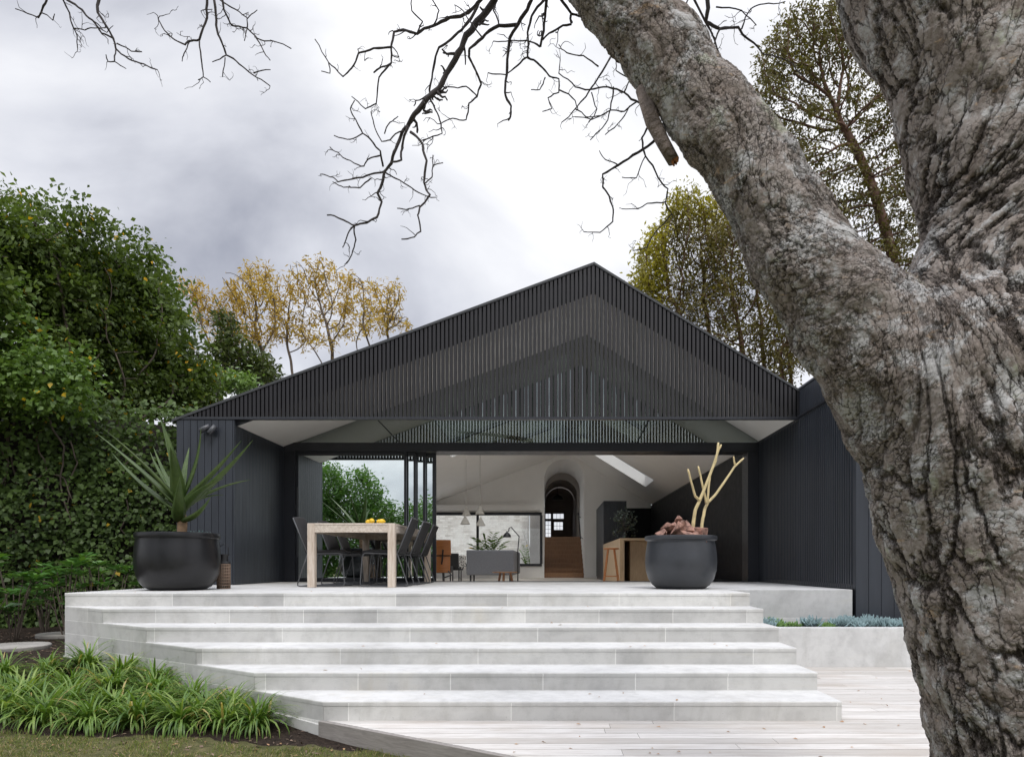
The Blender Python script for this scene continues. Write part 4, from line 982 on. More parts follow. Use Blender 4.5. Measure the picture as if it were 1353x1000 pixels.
# frame of every vertex along its limb
segs = []
s_tr = 0.0
def addsegs(c, s0, lf):
    s = s0
    for i in range(len(c) - 1):
        a, b = np.array(c[i][0]), np.array(c[i+1][0]); L = np.linalg.norm(b - a); segs.append((a, (b - a) / L, L, s, c[i][1], lf)); s += L
    return s
addsegs(stem_c, 0, 0.12)
s0_ = sum((b[0] - a[0]).length for a, b in zip(stem_c, stem_c[1:]) if b[0].z < limb_c[0][0].z + 0.02); addsegs(limb_c[8:], s0_ + sum((b[0] - a[0]).length for a, b in zip(limb_c[:9], limb_c[1:9])), 1.0)
W_ = np.zeros(nv); TS = np.zeros((nv, 3)); SS = np.zeros(nv); LF = np.zeros(nv); AX = np.zeros((nv, 3))
for a, t, L, s, r, lf in segs:
    u = np.clip((TV - a) @ t, 0, L); d = np.linalg.norm(TV - a - u[:, None] * t, axis=1)
    w = np.exp(-((d / r) ** 2) * 4) + 1e-12
    W_ += w; TS += w[:, None] * t; SS += w * (s + u); LF += w * lf; AX += w[:, None] * (a + u[:, None] * t)
TS = unit(TS); SS /= W_; LF /= W_
AX = AX / W_[:, None]; perp = TV - AX; perp = perp - TS * np.sum(perp * TS, 1)[:, None]
BC = perp + TS * (SS * 0.34)[:, None]
# burls, flutes, swellings as real shape
disp = np.array([0.026 * mnoise.noise(Vector(p) * 4.2) + 0.013 * mnoise.noise(Vector(p) * 11 + Vector((7, 1, 3))) for p in TV])
for px, py, amp, sg in ((1185, 745, 0.026, 0.03), (1178, 400, 0.012, 0.05), (1128, 395, 0.02, 0.06), (1095, 535, 0.012, 0.05), (1290, 660, -0.016, 0.03), (905, 175, 0.014, 0.06), (1340, 955, -0.02, 0.03), (1232, 790, 0.012, 0.04)):
    q = np.array(P(px, py, 2.4)); dd = np.linalg.norm((TV - q)[:, [0, 2]], axis=1); disp += amp * np.exp(-(dd / sg) ** 2) * (TV[:, 1] < 2.6)
TV2 = TV + TNm * disp[:, None]
tree = thing('bare_tree', 'huge grey cracked bark tree forking in the right foreground, its bare branches overhead', 'tree', (P(1470, 1330, 2.5).x, 2.5, -0.95))
TV2 -= np.array(tree.location)
tm.vertices.foreach_set('co', TV2.astype(np.float32).ravel())
a1 = tm.attributes.new('bark_co', 'FLOAT_VECTOR', 'POINT'); a1.data.foreach_set('vector', BC.astype(np.float32).ravel())
a2 = tm.attributes.new('bark_limb', 'FLOAT', 'POINT'); a2.data.foreach_set('value', LF.astype(np.float32))
tm.shade_smooth(); tm.update(); tm.materials.clear(); tm.materials.append(MT['bark']); tm.name = 'trunk'
link(bpy.data.objects.new('trunk', tm), tree)
# snapped stub under the limb
m = MB(); sp_ = [P(852, 118, 2.62), P(862, 160, 2.61), P(877, 190, 2.60), P(890, 213, 2.59)]
m.tube(sp_, [0.036, 0.029, 0.025, 0.023], 14)
stub = m.build('broken_stub', plain('stub_bark', (0.20, 0.16, 0.135), 0.9, 0.6, 14, 1.0, 38, bdist=0.02), tree, True)
m = MB(); e0 = sp_[-1]
for k in range(7): 
    a = k * 0.9; o = Vector((math.cos(a) * 0.012, math.sin(a) * 0.012, 0)); m.tube([e0 + o + Vector((0, 0, 0.01)), e0 + o * 0.8 + Vector((0.006, 0, -0.004 - 0.012 * ((k * 37) % 5) / 5))], [0.009, 0.003], 6)
m.build('splintered_wood', plain('raw_orange_wood', (0.42, 0.17, 0.06), 0.8, 0.3, 40, 0.3), stub)

# bare branches: traced courses in space, kinked, forking into many twigs
tr_ = random.Random(3)
def Z1(x, y): return (x / 2.942, y / 2.942)
def Z2(x, y): return (400 + x / 2.778, y / 2.778)
def Z3(x, y): return (740 + x / 2.083, y / 2.083)
def kink(pts, amp):
    for _ in range(2):
        out = [pts[0]]
        for a, b in zip(pts, pts[1:]):
            m_ = (a + b) / 2; L = (b - a).length
            out += [m_ + Vector((tr_.uniform(-1, 1), tr_.uniform(-1, 1), tr_.uniform(-1, 1))) * L * amp, b]
        pts = out; amp *= 0.7
    return pts
def twigs(mb, pts, n, r0, L0, depth=0):
    for _ in range(n):
        i = tr_.randrange(len(pts) // 4, len(pts)); p = pts[i]; t = (pts[min(i+1, len(pts)-1)] - pts[max(i-1, 0)]).normalized()
        d = Vector((tr_.gauss(0, 1), tr_.gauss(0, 0.8), tr_.gauss(-0.1, 1))).normalized(); d = (d - t * d.dot(t) * 0.6 + t * 0.5).normalized()
        L = L0 * tr_.uniform(0.4, 1.3); q = [p]; st = L / 5
        for k in range(5):
            d = (d + Vector((tr_.gauss(0, .45), tr_.gauss(0, .45), tr_.gauss(0, .45)))).normalized(); q.append(q[-1] + d * st)
        mb.tube(q, [r0 * (1 - 0.11 * k) for k in range(6)], 4, caps=False)
        if depth < 1 and tr_.random() < 0.6: twigs(mb, q, 2, r0 * 0.75, L0 * 0.5, depth + 1)
def course(mb, Z, pts, d, r0, r1, dd=0.0, tw=0.62, join=None):
    q = [P(*Z(x, y), d + dd * i / max(1, len(pts) - 1) + tr_.uniform(-0.02, 0.02)) for i, (x, y) in enumerate(pts)]
    if join is not None: q = [Vector(join), (Vector(join) + q[0]) / 2 + Vector((tr_.uniform(-.04, .04), 0, tr_.uniform(-.04, .04)))] + q
    k = kink(q, 0.07); n = len(k)
    sc = d / FPX
    rad = [0.80 * (r0 + (r1 - r0) * (i / (n - 1)) ** 0.8) * sc for i in range(n)]
    rad = [r * (1 + 0.12 * tr_.uniform(-1, 1)) for r in rad]
    mb.tube(k, rad, 7)
    Ltot = sum((b - a).length for a, b in zip(k, k[1:])) / sc
    twigs(mb, k, int(Ltot / 15 * tw), max(0.00105, rad[-1] * 0.75), 22 * sc)
over = [P(700, -200, 2.85), P(560, -330, 3.1), P(330, -260, 3.4), P(60, -220, 3.6)]
up2 = P(1100, -220, 2.7)
BR = [
 # each entry: join point, list of (Z, pts, d, r0, r1, dd)
 (P(690, -150, 2.9), [(Z2, [(705, 0), (640, 80), (600, 130), (560, 220), (510, 310), (460, 360), (410, 420), (385, 465)], 3.2, 6.2, 4.0, .1),
   (Z2, [(385, 465), (360, 500), (335, 560), (325, 600), (300, 630), (285, 690), (275, 710), (290, 740), (272, 798), (235, 818), (190, 828), (150, 808), (90, 790)], 3.3, 3.2, 1.2, .1),
   (Z2, [(190, 828), (170, 850), (155, 890), (147, 908)], 3.4, 1.3, .9, 0), (Z2, [(190, 828), (195, 880), (180, 935), (160, 968)], 3.4, 1.4, .9, .05),
   (Z2, [(385, 470), (365, 540), (362, 588), (330, 595), (310, 615)], 3.3, 2.2, 1.5, 0),
   (Z2, [(395, 485), (440, 530), (455, 590), (445, 670), (467, 715), (430, 760), (422, 790), (433, 850), (410, 870), (362, 878)], 3.3, 2.3, 1.0, -.15),
   (Z2, [(430, 755), (380, 770), (347, 765)], 3.2, 1.2, .8, 0), (Z2, [(300, 630), (340, 655), (400, 690), (450, 718), (490, 725)], 3.35, 1.3, .8, .1),
   (Z2, [(445, 675), (475, 650), (478, 605), (478, 570)], 3.2, 1.1, .8, 0), (Z2, [(478, 607), (515, 598)], 3.2, 1, .8, 0),
   (Z2, [(300, 630), (250, 640), (180, 658), (130, 668), (100, 650), (65, 640)], 3.35, 1.7, .8, .15), (Z2, [(250, 655), (210, 690), (150, 688), (110, 668)], 3.4, 1.2, .8, .1),
   (Z2, [(295, 612), (285, 555), (255, 520), (220, 490), (195, 440), (175, 400), (190, 370)], 3.35, 1.6, .8, -.2), (Z2, [(220, 490), (175, 512), (115, 498)], 3.2, 1.1, .8, 0),
   (Z2, [(282, 572), (240, 585), (225, 610), (175, 590), (130, 560), (100, 540)], 3.3, 1.3, .8, .2), (Z2, [(370, 480), (320, 515), (290, 520), (265, 470), (250, 410)], 3.3, 1.2, .8, -.1), (Z2, [(300, 492), (320, 450), (350, 428)], 3.25, 1.1, .8, 0)]),
 (P(640, -120, 3.0), [(Z2, [(655, 0), (610, 45), (540, 65), (480, 95), (420, 125), (370, 110), (335, 118), (325, 170), (325, 232), (260, 268)], 3.35, 3.6, 1.4, .1),
   (Z2, [(325, 174), (260, 178), (205, 195), (180, 250), (148, 282), (95, 230), (45, 145)], 3.4, 2.0, .8, .1), (Z2, [(325, 232), (280, 285), (270, 380), (230, 400), (180, 355)], 3.45, 1.5, .8, .1), (Z2, [(95, 230), (100, 270), (68, 262)], 3.5, 1, .7, 0),
   (Z2, [(480, 95), (500, 40), (470, -10)], 3.3, 1.4, 1.0, 0), (Z2, [(420, 125), (440, 80), (400, 40), (400, -10)], 3.35, 1.4, .9, 0)]),
 (P(650, -130, 3.0), [(Z2, [(650, 0), (600, 90), (560, 130), (500, 175), (480, 250), (465, 330), (470, 370), (500, 430), (512, 490), (440, 515)], 3.5, 3.0, 1.0, .1), (Z2, [(465, 345), (415, 370), (408, 390)], 3.55, 1.2, .9, 0)]),
 (P(745, -90, 2.8), [(Z2, [(840, 0), (800, 70), (760, 140), (750, 250), (742, 340), (765, 390), (762, 430), (755, 442)], 3.0, 3.8, 1.4, .15), (Z2, [(790, 92), (720, 95), (660, 140), (612, 180), (610, 210), (635, 260), (655, 310), (640, 355), (610, 380), (600, 440), (550, 435), (510, 452)], 3.05, 2.8, .9, .2),
   (Z2, [(640, 355), (600, 318), (540, 320), (500, 310)], 3.2, 1.3, .8, .1), (Z2, [(660, 140), (600, 60), (560, 20)], 3.1, 1.3, .8, .1), (Z2, [(720, 95), (700, 40), (715, -10)], 3.1, 1.5, 1.0, .1)]),
 (P(770, -90, 2.75), [(Z2, [(895, 0), (890, 60), (872, 172)], 2.95, 3.0, 2.0, .05), (Z2, [(870, 172), (820, 150), (760, 150), (700, 152)], 3.0, 1.6, .8, .1), (Z2, [(890, -5), (840, 60), (825, 120), (825, 210), (790, 240), (745, 275), (680, 268)], 3.1, 2.4, .9, .15),
   (Z2, [(825, 212), (870, 240), (905, 280), (940, 290), (940, 340), (900, 360), (915, 400), (880, 410)], 3.2, 1.8, .8, .1), (Z2, [(940, 330), (1000, 370), (1010, 400)], 3.25, 1.2, .8, .1), (Z2, [(890, 285), (870, 330), (838, 330)], 3.2, 1.1, .8, 0), (Z2, [(945, -5), (985, 50), (985, 90), (930, 110), (880, 148)], 2.9, 2.6, 1.4, .1), (Z2, [(985, 52), (1040, 68)], 2.9, 1.8, 1.0, 0)]),
 (P(880, 150, 2.66), [(Z2, [(1240, 380), (1180, 340), (1120, 320), (1050, 330), (1000, 320), (940, 270), (945, 220)], 2.9, 2.2, .8, .15), (Z2, [(1130, 210), (1085, 285), (1040, 355), (1000, 400), (950, 450)], 3.0, 1.8, .8, .1), (Z2, [(1085, 245), (1030, 205), (970, 195), (940, 165)], 3.0, 1.3, .8, .1),
   (Z2, [(1140, 320), (1130, 400), (1100, 470), (1055, 515)], 2.95, 1.4, .8, 0), (Z2, [(1180, 340), (1200, 290), (1150, 260), (1150, 225)], 2.9, 1.2, .8, 0), (Z2, [(1225, 375), (1180, 410), (1130, 405), (1060, 440), (1000, 430)], 2.9, 1.4, .8, .1), (Z2, [(1060, 340), (1080, 400), (1050, 450)], 3.0, 1.1, .8, 0), (Z2, [(1200, 390), (1170, 440), (1110, 495)], 2.9, 1.1, .8, 0), (Z2, [(1000, 400), (1040, 430), (1090, 425)], 3.0, 1.1, .8, 0)]),
 (P(880, 170, 2.62), [(Z3, [(250, 335), (225, 380), (235, 430), (270, 490), (297, 520), (290, 560), (308, 588), (262, 640), (240, 680), (200, 690)], 2.75, 2.0, .9, .1), (Z3, [(290, 556), (240, 560), (215, 575), (170, 575)], 2.8, 1.3, .7, .05),
   (Z3, [(268, 378), (215, 420), (160, 455), (117, 480), (118, 515), (145, 570), (145, 610), (110, 640), (65, 638)], 2.8, 2.4, .8, .1), (Z3, [(160, 455), (125, 440), (108, 415)], 2.8, 1.1, .7, 0), (Z3, [(235, 430), (210, 490), (170, 488)], 2.8, 1.0, .7, 0)]),
 (P(110, -140, 3.5), [(Z1, [(385, 0), (380, 50), (405, 90), (440, 150), (450, 190), (500, 230), (560, 250), (612, 272)], 3.6, 2.9, .9, .1), (Z1, [(450, 195), (445, 240), (420, 240), (412, 213)], 3.6, 1.2, .8, 0), (Z1, [(445, 240), (490, 268)], 3.6, 1.0, .7, 0), (Z1, [(455, 170), (510, 200), (552, 202)], 3.6, 1.2, .8, 0), (Z1, [(260, 0), (320, 40), (360, 80), (395, 130), (440, 150)], 3.65, 1.8, 1.3, .0)]),
 (P(70, -150, 3.6), [(Z1, [(245, 0), (270, 50), (280, 95), (300, 140), (302, 190)], 3.7, 1.9, .8, .1), (Z1, [(285, 112), (330, 118), (378, 110)], 3.75, 1.1, .8, 0), (Z1, [(182, 0), (160, 50), (150, 70), (60, 35)], 3.6, 1.8, .8, .1), (Z1, [(160, 50), (205, 80), (212, 55)], 3.6, 1.0, .7, 0)]),
 (P(290, -160, 3.4), [(Z1, [(805, 0), (805, 70), (775, 155), (735, 160), (720, 175), (665, 145), (640, 120), (615, 75)], 3.5, 2.4, .9, .1), (Z1, [(735, 165), (715, 210), (708, 240)], 3.55, 1.1, .7, 0), (Z1, [(775, 160), (785, 250), (790, 300), (770, 312)], 3.5, 1.4, .7, .1), (Z1, [(790, 300), (818, 320)], 3.6, .9, .7, 0),
   (Z1, [(832, 0), (840, 100), (860, 160), (880, 215), (930, 250), (980, 290), (1050, 335)], 3.45, 2.3, .8, .15), (Z1, [(880, 215), (825, 242)], 3.5, 1.1, .7, 0), (Z1, [(875, 225), (865, 300)], 3.5, 1.0, .7, 0), (Z1, [(985, 285), (1052, 272)], 3.55, 1.0, .7, 0)]),
 (P(300, -160, 3.4), [(Z1, [(865, 0), (870, 40), (900, 100), (960, 110), (1000, 150), (1060, 160), (1132, 190)], 3.3, 2.1, .8, .1), (Z1, [(960, 112), (960, 75), (1000, 40)], 3.35, 1.1, .7, 0), (Z1, [(990, 140), (1020, 190), (1050, 235)], 3.35, 1.1, .7, 0), (Z1, [(960, 115), (950, 160)], 3.3, 1.0, .7, 0), (Z1, [(855, 0), (900, 30), (960, 70)], 3.35, 1.4, .8, 0)]),
 (P(900, -60, 2.7), [(Z3, [(300, -10), (310, 30), (345, 45), (352, 0)], 2.9, 2.2, 1.2, .05), (Z3, [(405, -10), (402, 60), (440, 80), (490, 75), (520, 110), (560, 150), (640, 175)], 2.95, 3.6, .9, .25), (Z3, [(365, -10), (400, 60), (425, 110), (442, 160), (480, 200)], 3.0, 2.2, .9, .1), (Z3, [(440, 80), (420, 140)], 3.0, 1.6, .9, 0), (Z3, [(500, 80), (525, 25), (560, 12), (620, 5)], 3.05, 1.3, .8, .1), (Z3, [(430, 20), (500, 30), (540, 70)], 3.0, 1.2, .8, .1), (Z3, [(640, 175), (690, 230)], 3.2, 1.0, .7, 0)]),
]
for join, cs in BR:
    mb = MB()
    for i, (Zf, pts, d, r0, r1, dd) in enumerate(cs): course(mb, Zf, pts, d, r0, r1, dd, join=join if i == 0 else None)
    mb.build('branch', MT['twig'], tree, True, fix=False)
m = MB(); m.tube([P(690, -180, 2.83)] + over[1:], [0.10, 0.075, 0.05, 0.03], 10)
for j, _ in BR[7:11]: m.tube([min([over[1].lerp(over[2], t) for t in np.linspace(0, 1, 20)] + [over[2].lerp(over[3], t) for t in np.linspace(0, 1, 20)], key=lambda q: (q - j).length), j], [0.02, 0.012], 7)
for j, _ in BR[:5]: m.tube([min([over[0].lerp(P(770, -70, 2.72), t) for t in np.linspace(0, 1, 20)], key=lambda q: (q - j).length), j], [0.03, 0.02], 7)
m.build('branch', MT['twig'], tree, True, fix=False)
# ------------------------------------------------------------------ vegetation
MT['hedge_leaf'] = leafmat('dark_evergreen_leaf', [(0.034, 0.056, 0.014), (0.058, 0.092, 0.022), (0.092, 0.135, 0.030), (0.048, 0.076, 0.018), (0.135, 0.18, 0.04)], 0.5, 0.32, spec=0.3, rare=((0.72, 0.42, 0.02), 0.012))
MT['ivy_leaf'] = leafmat('dark_ivy_leaf', [(0.030, 0.056, 0.016), (0.054, 0.092, 0.024), (0.088, 0.138, 0.036), (0.040, 0.070, 0.020)], 0.45, 0.25, spec=0.3, rare=((0.45, 0.30, 0.03), 0.006))
MT['vine_leaf'] = leafmat('bright_vine_leaf', [(0.06, 0.12, 0.025), (0.09, 0.165, 0.035), (0.14, 0.22, 0.05), (0.045, 0.09, 0.025)], 0.42, 0.3, rare=((0.55, 0.38, 0.03), 0.012))
MT['glossy_leaf'] = leafmat('glossy_shrub_leaf', [(0.03, 0.075, 0.02), (0.06, 0.14, 0.035), (0.14, 0.26, 0.05)], 0.28, 0.25, spec=0.6)
MT['gold_leaf'] = leafmat('golden_feathery_leaf', [(0.36, 0.25, 0.035), (0.50, 0.36, 0.05), (0.40, 0.31, 0.07), (0.27, 0.21, 0.05)], 0.6, 0.35, tcol=(1.3, 1.1, 0.7))
MT['gum_leaf'] = leafmat('olive_gum_leaf', [(0.075, 0.068, 0.024), (0.125, 0.108, 0.032), (0.17, 0.145, 0.04), (0.10, 0.065, 0.032)], 0.5, 0.3)
MT['gum_leaf_yellow'] = leafmat('yellow_green_gum_leaf', [(0.22, 0.20, 0.03), (0.32, 0.28, 0.035), (0.15, 0.14, 0.03)], 0.5, 0.35)
MT['tall_leaf'] = leafmat('small_olive_leaf', [(0.06, 0.058, 0.022), (0.095, 0.088, 0.03), (0.14, 0.125, 0.04), (0.11, 0.068, 0.036)], 0.5, 0.3)
MT['cypress_leaf'] = leafmat('dark_green_spray', [(0.035, 0.055, 0.015), (0.06, 0.085, 0.02), (0.11, 0.13, 0.025)], 0.55, 0.25)
MT['strap'] = leafmat('strappy_leaf', [(0.04, 0.09, 0.02), (0.085, 0.165, 0.03), (0.13, 0.215, 0.04), (0.27, 0.34, 0.09)], 0.4, 0.3, rare=((0.45, 0.36, 0.14), 0.05))
MT['grass'] = leafmat('lawn_blade', [(0.07, 0.11, 0.025), (0.12, 0.17, 0.04), (0.17, 0.20, 0.06), (0.34, 0.29, 0.14)], 0.5, 0.35, rare=((0.42, 0.34, 0.19), 0.16))
MT['chip'] = leafmat('bark_chip', [(0.06, 0.042, 0.03), (0.11, 0.075, 0.05), (0.20, 0.14, 0.10), (0.04, 0.03, 0.022)], 0.9, 0.0)

def rand_dirs(n): return unit(rng.normal(size=(n, 3)))
def blob_points(blobs, n, shell=0.0):
    """blobs: (centre, rx, ry, rz) ; points spread by volume; shell pushes them outwards"""
    w = np.array([b[1] * b[2] * b[3] for b in blobs]) ** 0.8; w = w / w.sum()
    k = rng.choice(len(blobs), n, p=w)
    c = np.array([tuple(b[0]) for b in blobs])[k]; r = np.array([b[1:4] for b in blobs])[k]
    d = rand_dirs(n); rad = rng.random(n) ** (1 / 3); rad = rad * (1 - shell) + shell * (0.82 + 0.26 * rng.random(n))
    return c + d * rad[:, None] * r, d, k
def PB(px, py, d, rx, ry, rd):
    s = d / FPX; return (P(px, py, d), rx * s, rd, ry * s)

def sprays(cent, nper, size, L, Wd, out=None, droop=0.25):
    """leaves in small sprays around every centre"""
    n = len(cent) * nper; C = np.repeat(cent, nper, 0) + rng.normal(size=(n, 3)) * size * 0.5
    T = rand_dirs(n)
    if out is not None: T = unit(T + np.repeat(out, nper, 0) * 0.9)
    T[:, 2] -= droop; T = unit(T); N = unit(rng.normal(size=(n, 3)) * 0.6 + np.array([0, -0.15, 0.8]))
    s = rng.uniform(0.5, 1.4, n); return C, T, N, L * s, Wd * s

def grow(attr, roots, step, infl, kill, maxit=160, jit=0.25, bias=(0, 0, 0.0)):
    """space colonisation: branches reach for the attractor points"""
    pos = []; par = []
    for chain_ in roots:
        for i, p in enumerate(chain_): pos.append(np.array(p, float)); par.append(-1 if i == 0 else len(pos) - 2)
    pos_a = np.array(pos); attr = np.array(attr); alive = np.ones(len(attr), bool)
    D = np.full(len(attr), 1e9); NN = np.zeros(len(attr), int); start = 0; lr = np.random.default_rng(5)
    P_ = list(pos_a)
    for it in range(maxit):
        new = np.array(P_[start:]); 
        if len(new) == 0: break
        ids = np.where(alive)[0]
        d2 = ((attr[ids, None, :] - new[None]) ** 2).sum(-1); j = d2.argmin(1); m = np.sqrt(d2[np.arange(len(ids)), j])
        up = m < D[ids]; D[ids[up]] = m[up]; NN[ids[up]] = start + j[up]
        alive &= ~(D < kill); start = len(P_)
        act = np.where(alive & (D < infl))[0]
        if len(act) == 0: break
        acc = {}
        for a in act:
            v = attr[a] - P_[NN[a]]; acc.setdefault(NN[a], []).append(v / (np.linalg.norm(v) + 1e-9))
        for k, vs_ in acc.items():
            d = np.mean(vs_, 0) + np.array(bias) + lr.normal(size=3) * jit; L = np.linalg.norm(d)
            if L < 1e-6: continue
            P_.append(P_[k] + d / L * step); par.append(int(k))
    return np.array(P_), np.array(par)

def tree_mesh(pos, par, r_tip, expo=2.3, rmax=0.3):
    n = len(pos); ch = [[] for _ in range(n)]
    for i, p in enumerate(par):
        if p >= 0: ch[p].append(i)
    acc = np.zeros(n)
    for i in range(n - 1, -1, -1):
        if not ch[i]: acc[i] = r_tip ** expo
        else: acc[i] = sum(acc[c] for c in ch[i])
    rad = np.minimum(acc ** (1 / expo), rmax)
    # soften kinks
    q = pos.copy()
    for _ in range(2):
        q2 = q.copy()
        for i in range(n):
            if par[i] >= 0 and ch[i]:
                b = max(ch[i], key=lambda c: rad[c]); q2[i] = q[i] * 0.5 + (q[par[i]] + q[b]) * 0.25
        q = q2
    mb = MB(); stack = [i for i in range(n) if par[i] < 0]
    while stack:
        i = stack.pop(); line = [i] if par[i] < 0 else [par[i], i]
        while ch[line[-1]]:
            k = sorted(ch[line[-1]], key=lambda c: -rad[c]); stack += k[1:]; line.append(k[0])
        if len(line) < 2: continue
        rr_ = [rad[j] for j in line]
        if par[line[0]] >= 0 or len(line) > 1 and par[i] >= 0: rr_[0] = rr_[1]
        mb.tube([q[j] for j in line], rr_, 7 if max(rr_) > 0.05 else 4, caps=False)
    return mb, q, rad

def make_tree(name, label, cat, blobs, roots, n_attr, step, infl, kill, bark, leaves, r_tip=0.008, group=None, rmax=0.3, bias=(0, 0, 0), shell=0.2):
    base = Vector(roots[0][0]); t = thing(name, label, cat, base, group)
    att, _, _ = blob_points(blobs, n_attr, shell)
    pos, par = grow(att, roots, step, infl, kill, bias=bias)
    mb, q, rad = tree_mesh(pos, par, r_tip, rmax=rmax)
    mb.build('trunk', bark, t, True, fix=False)
    tips = q[rad < r_tip * 2.4]
    for mat, sel, nper, size, L, W in leaves:
        c = tips[sel(tips)] if sel is not None else tips
        C, T, N, LL, WW = sprays(c, nper, size, L, W)
        leaf_mesh('crown', C, T, N, LL, WW, mat, t, 0.1)
    return t

def trunk_line(x0, y, z0, pts, n=8):
    """a root chain rising from the ground through given points"""
    P0 = [Vector((x0, y, z0))] + [Vector(p) for p in pts]; out = []
    for a, b in zip(P0, P0[1:]):
        m = max(2, int((b - a).length / 0.35))
        for k in range(m): out.append(a.lerp(b, k / m))
    return out + [P0[-1]]

# ---- golden trees beyond the left slope of the roof
jac = [(((258, 385, 18, 12), (275, 405, 22, 14), (300, 398, 16, 14), (312, 372, 22, 14), (335, 385, 20, 14), (342, 362, 22, 10), (330, 410, 20, 16), (355, 398, 14, 14), (296, 425, 18, 12), (268, 425, 14, 10), (320, 440, 16, 12), (345, 448, 16, 14), (362, 412, 10, 16), (290, 448, 16, 10)), (350, 560), ((300, 470), (335, 465), (350, 450)), 22.0, 'leftmost golden leaved feathery tree behind the black roof, next to the green hedge'),
       (((366, 390, 16, 16), (380, 372, 18, 14), (400, 358, 22, 14), (425, 362, 18, 14), (418, 385, 22, 18), (440, 395, 18, 22), (452, 375, 10, 16), (395, 395, 18, 16), (375, 420, 18, 14), (410, 412, 22, 16), (446, 425, 14, 14), (425, 350, 12, 8), (390, 435, 16, 10), (365, 440, 14, 14), (405, 445, 16, 12), (432, 448, 16, 12), (460, 402, 12, 16), (458, 432, 12, 14)), (425, 570), ((385, 465), (410, 470), (428, 455), (440, 450)), 23.0, 'tallest golden leaved feathery tree behind the middle of the left roof slope'),
       (((470, 372, 14, 10), (490, 378, 14, 12), (485, 400, 16, 14), (508, 388, 14, 12), (500, 412, 18, 10), (520, 418, 18, 9), (532, 425, 14, 7), (478, 425, 10, 14), (508, 430, 24, 8), (525, 385, 8, 10)), (478, 540), ((475, 455), (492, 448), (515, 440)), 22.5, 'rightmost golden leaved feathery tree, low against the left roof slope')]
for bl, fk, sts, d, lab in jac:
    B = [PB(x, y, d + rng.uniform(-.5, .5), rx, ry, 0.7) for x, y, rx, ry in bl]; f = P(fk[0], fk[1], d)
    roots = [trunk_line(f.x, d, -0.9, [f])]
    for sx, sy in sts:
        tp = P(sx, sy + 28, d + rng.uniform(-.6, .6)); md_ = f.lerp(tp, 0.5) + Vector(((tp.x - f.x) * 0.12, 0, 0)); roots.append([f.lerp(md_, k / 5) for k in range(5)] + [md_.lerp(tp, k / 5) for k in range(6)])
    make_tree('golden_tree', lab, 'tree', B, roots, 1250, 0.16, 2.6, 0.22, MT['greybark'],
              [(MT['gold_leaf'], (lambda t: np.array([mnoise.noise(Vector(p) * 1.1) for p in t]) + rng.random(len(t)) * 0.4 > 0.06), 12, 0.22, 0.16, 0.045)], 0.0085, 'golden trees behind the house', bias=(0, 0, 0.05))
# ---- dark green conifers and a yellow-green shrub at the roof's left end
for bl, d, lab, mt in ((((298, 432, 14, 22), (300, 462, 20, 24), (318, 470, 20, 26), (290, 490, 22, 20)), 17.0, 'dark green bushy conifer behind the left end of the roof', 'cypress_leaf'),
                       (((345, 480, 16, 18), (352, 497, 20, 14), (335, 500, 18, 14)), 17.5, 'smaller dark green conifer hard against the left roof slope', 'cypress_leaf'),
                       (((275, 505, 30, 20), (310, 505, 26, 14), (250, 520, 24, 18)), 16.0, 'yellow green bush peeping over the low left end of the roof', 'vine_leaf')):
    B = [PB(x, y, d, rx, ry, 0.5) for x, y, rx, ry in bl]; f = B[-1][0]
    make_tree('conifer' if mt == 'cypress_leaf' else 'bush', lab, 'tree' if mt == 'cypress_leaf' else 'bush', B, [trunk_line(f.x, d, -0.9, [f - Vector((0, 0, 0.6))])], 420, 0.14, 3, 0.15, MT['greybark'],
              [(MT[mt], None, 16, 0.20, 0.14, 0.055)], 0.009)
# ---- gums beyond the right slope
gums = [(((862, 352, 26, 34), (885, 318, 34, 26), (915, 290, 36, 22), (920, 330, 44, 38), (880, 385, 40, 28), (850, 375, 18, 22), (955, 290, 30, 34), (900, 420, 30, 20), (930, 375, 36, 30), (905, 268, 22, 14)), ((905, 470), (940, 470)), 25.0, 'broad gum tree with a yellow green crown edge behind the right roof slope'),
        (((960, 330, 36, 34), (985, 380, 34, 34), (950, 400, 36, 30), (1010, 420, 28, 34), (980, 440, 34, 24), (1000, 330, 30, 40), (945, 450, 30, 18), (1010, 465, 24, 20)), ((985, 500), (1012, 505)), 24.0, 'gum tree with several red brown trunks left of the leaning grey limb'),
        (((1040, 470, 22, 30), (1060, 440, 24, 36), (1045, 420, 26, 30), (1030, 490, 14, 16)), ((1036, 520), (1048, 525)), 23.0, 'slender red trunked gum nearest the right end of the gable')]
for bl, fks, d, lab in gums:
    B = [PB(x, y, d, rx, ry, 1.1) for x, y, rx, ry in bl]; roots = []
    for j, fk in enumerate(fks):
        f = P(fk[0], fk[1], d + 0.5 * j); f2 = P(fk[0] - 6, fk[1] - 55, d + 0.5 * j); roots.append(trunk_line(f.x + 0.2, d + 0.5 * j, -0.9, [f, f2]))
    zy = P(0, 330, d).z
    lv = [(MT['gum_leaf'], (lambda t: rng.random(len(t)) < 0.9), 12, 0.32, 0.15, 0.055)]
    if fks[0][0] == 905:
        xe = P(885, 0, d).x
        lv = [(MT['gum_leaf'], (lambda t: (t[:, 0] > xe - 0.2) & (t[:, 2] < P(0, 300, d).z + 0.3)), 12, 0.32, 0.15, 0.055), (MT['gum_leaf_yellow'], (lambda t: (t[:, 0] <= xe - 0.2) | (t[:, 2] >= P(0, 300, d).z + 0.3)), 16, 0.32, 0.17, 0.065)]
    make_tree('gum_tree', lab, 'tree', B, roots, 2200, 0.18, 4, 0.23, MT['gumbark'], lv, 0.010, 'gum trees behind the right roof slope', rmax=0.2, bias=(0, 0, 0.06))
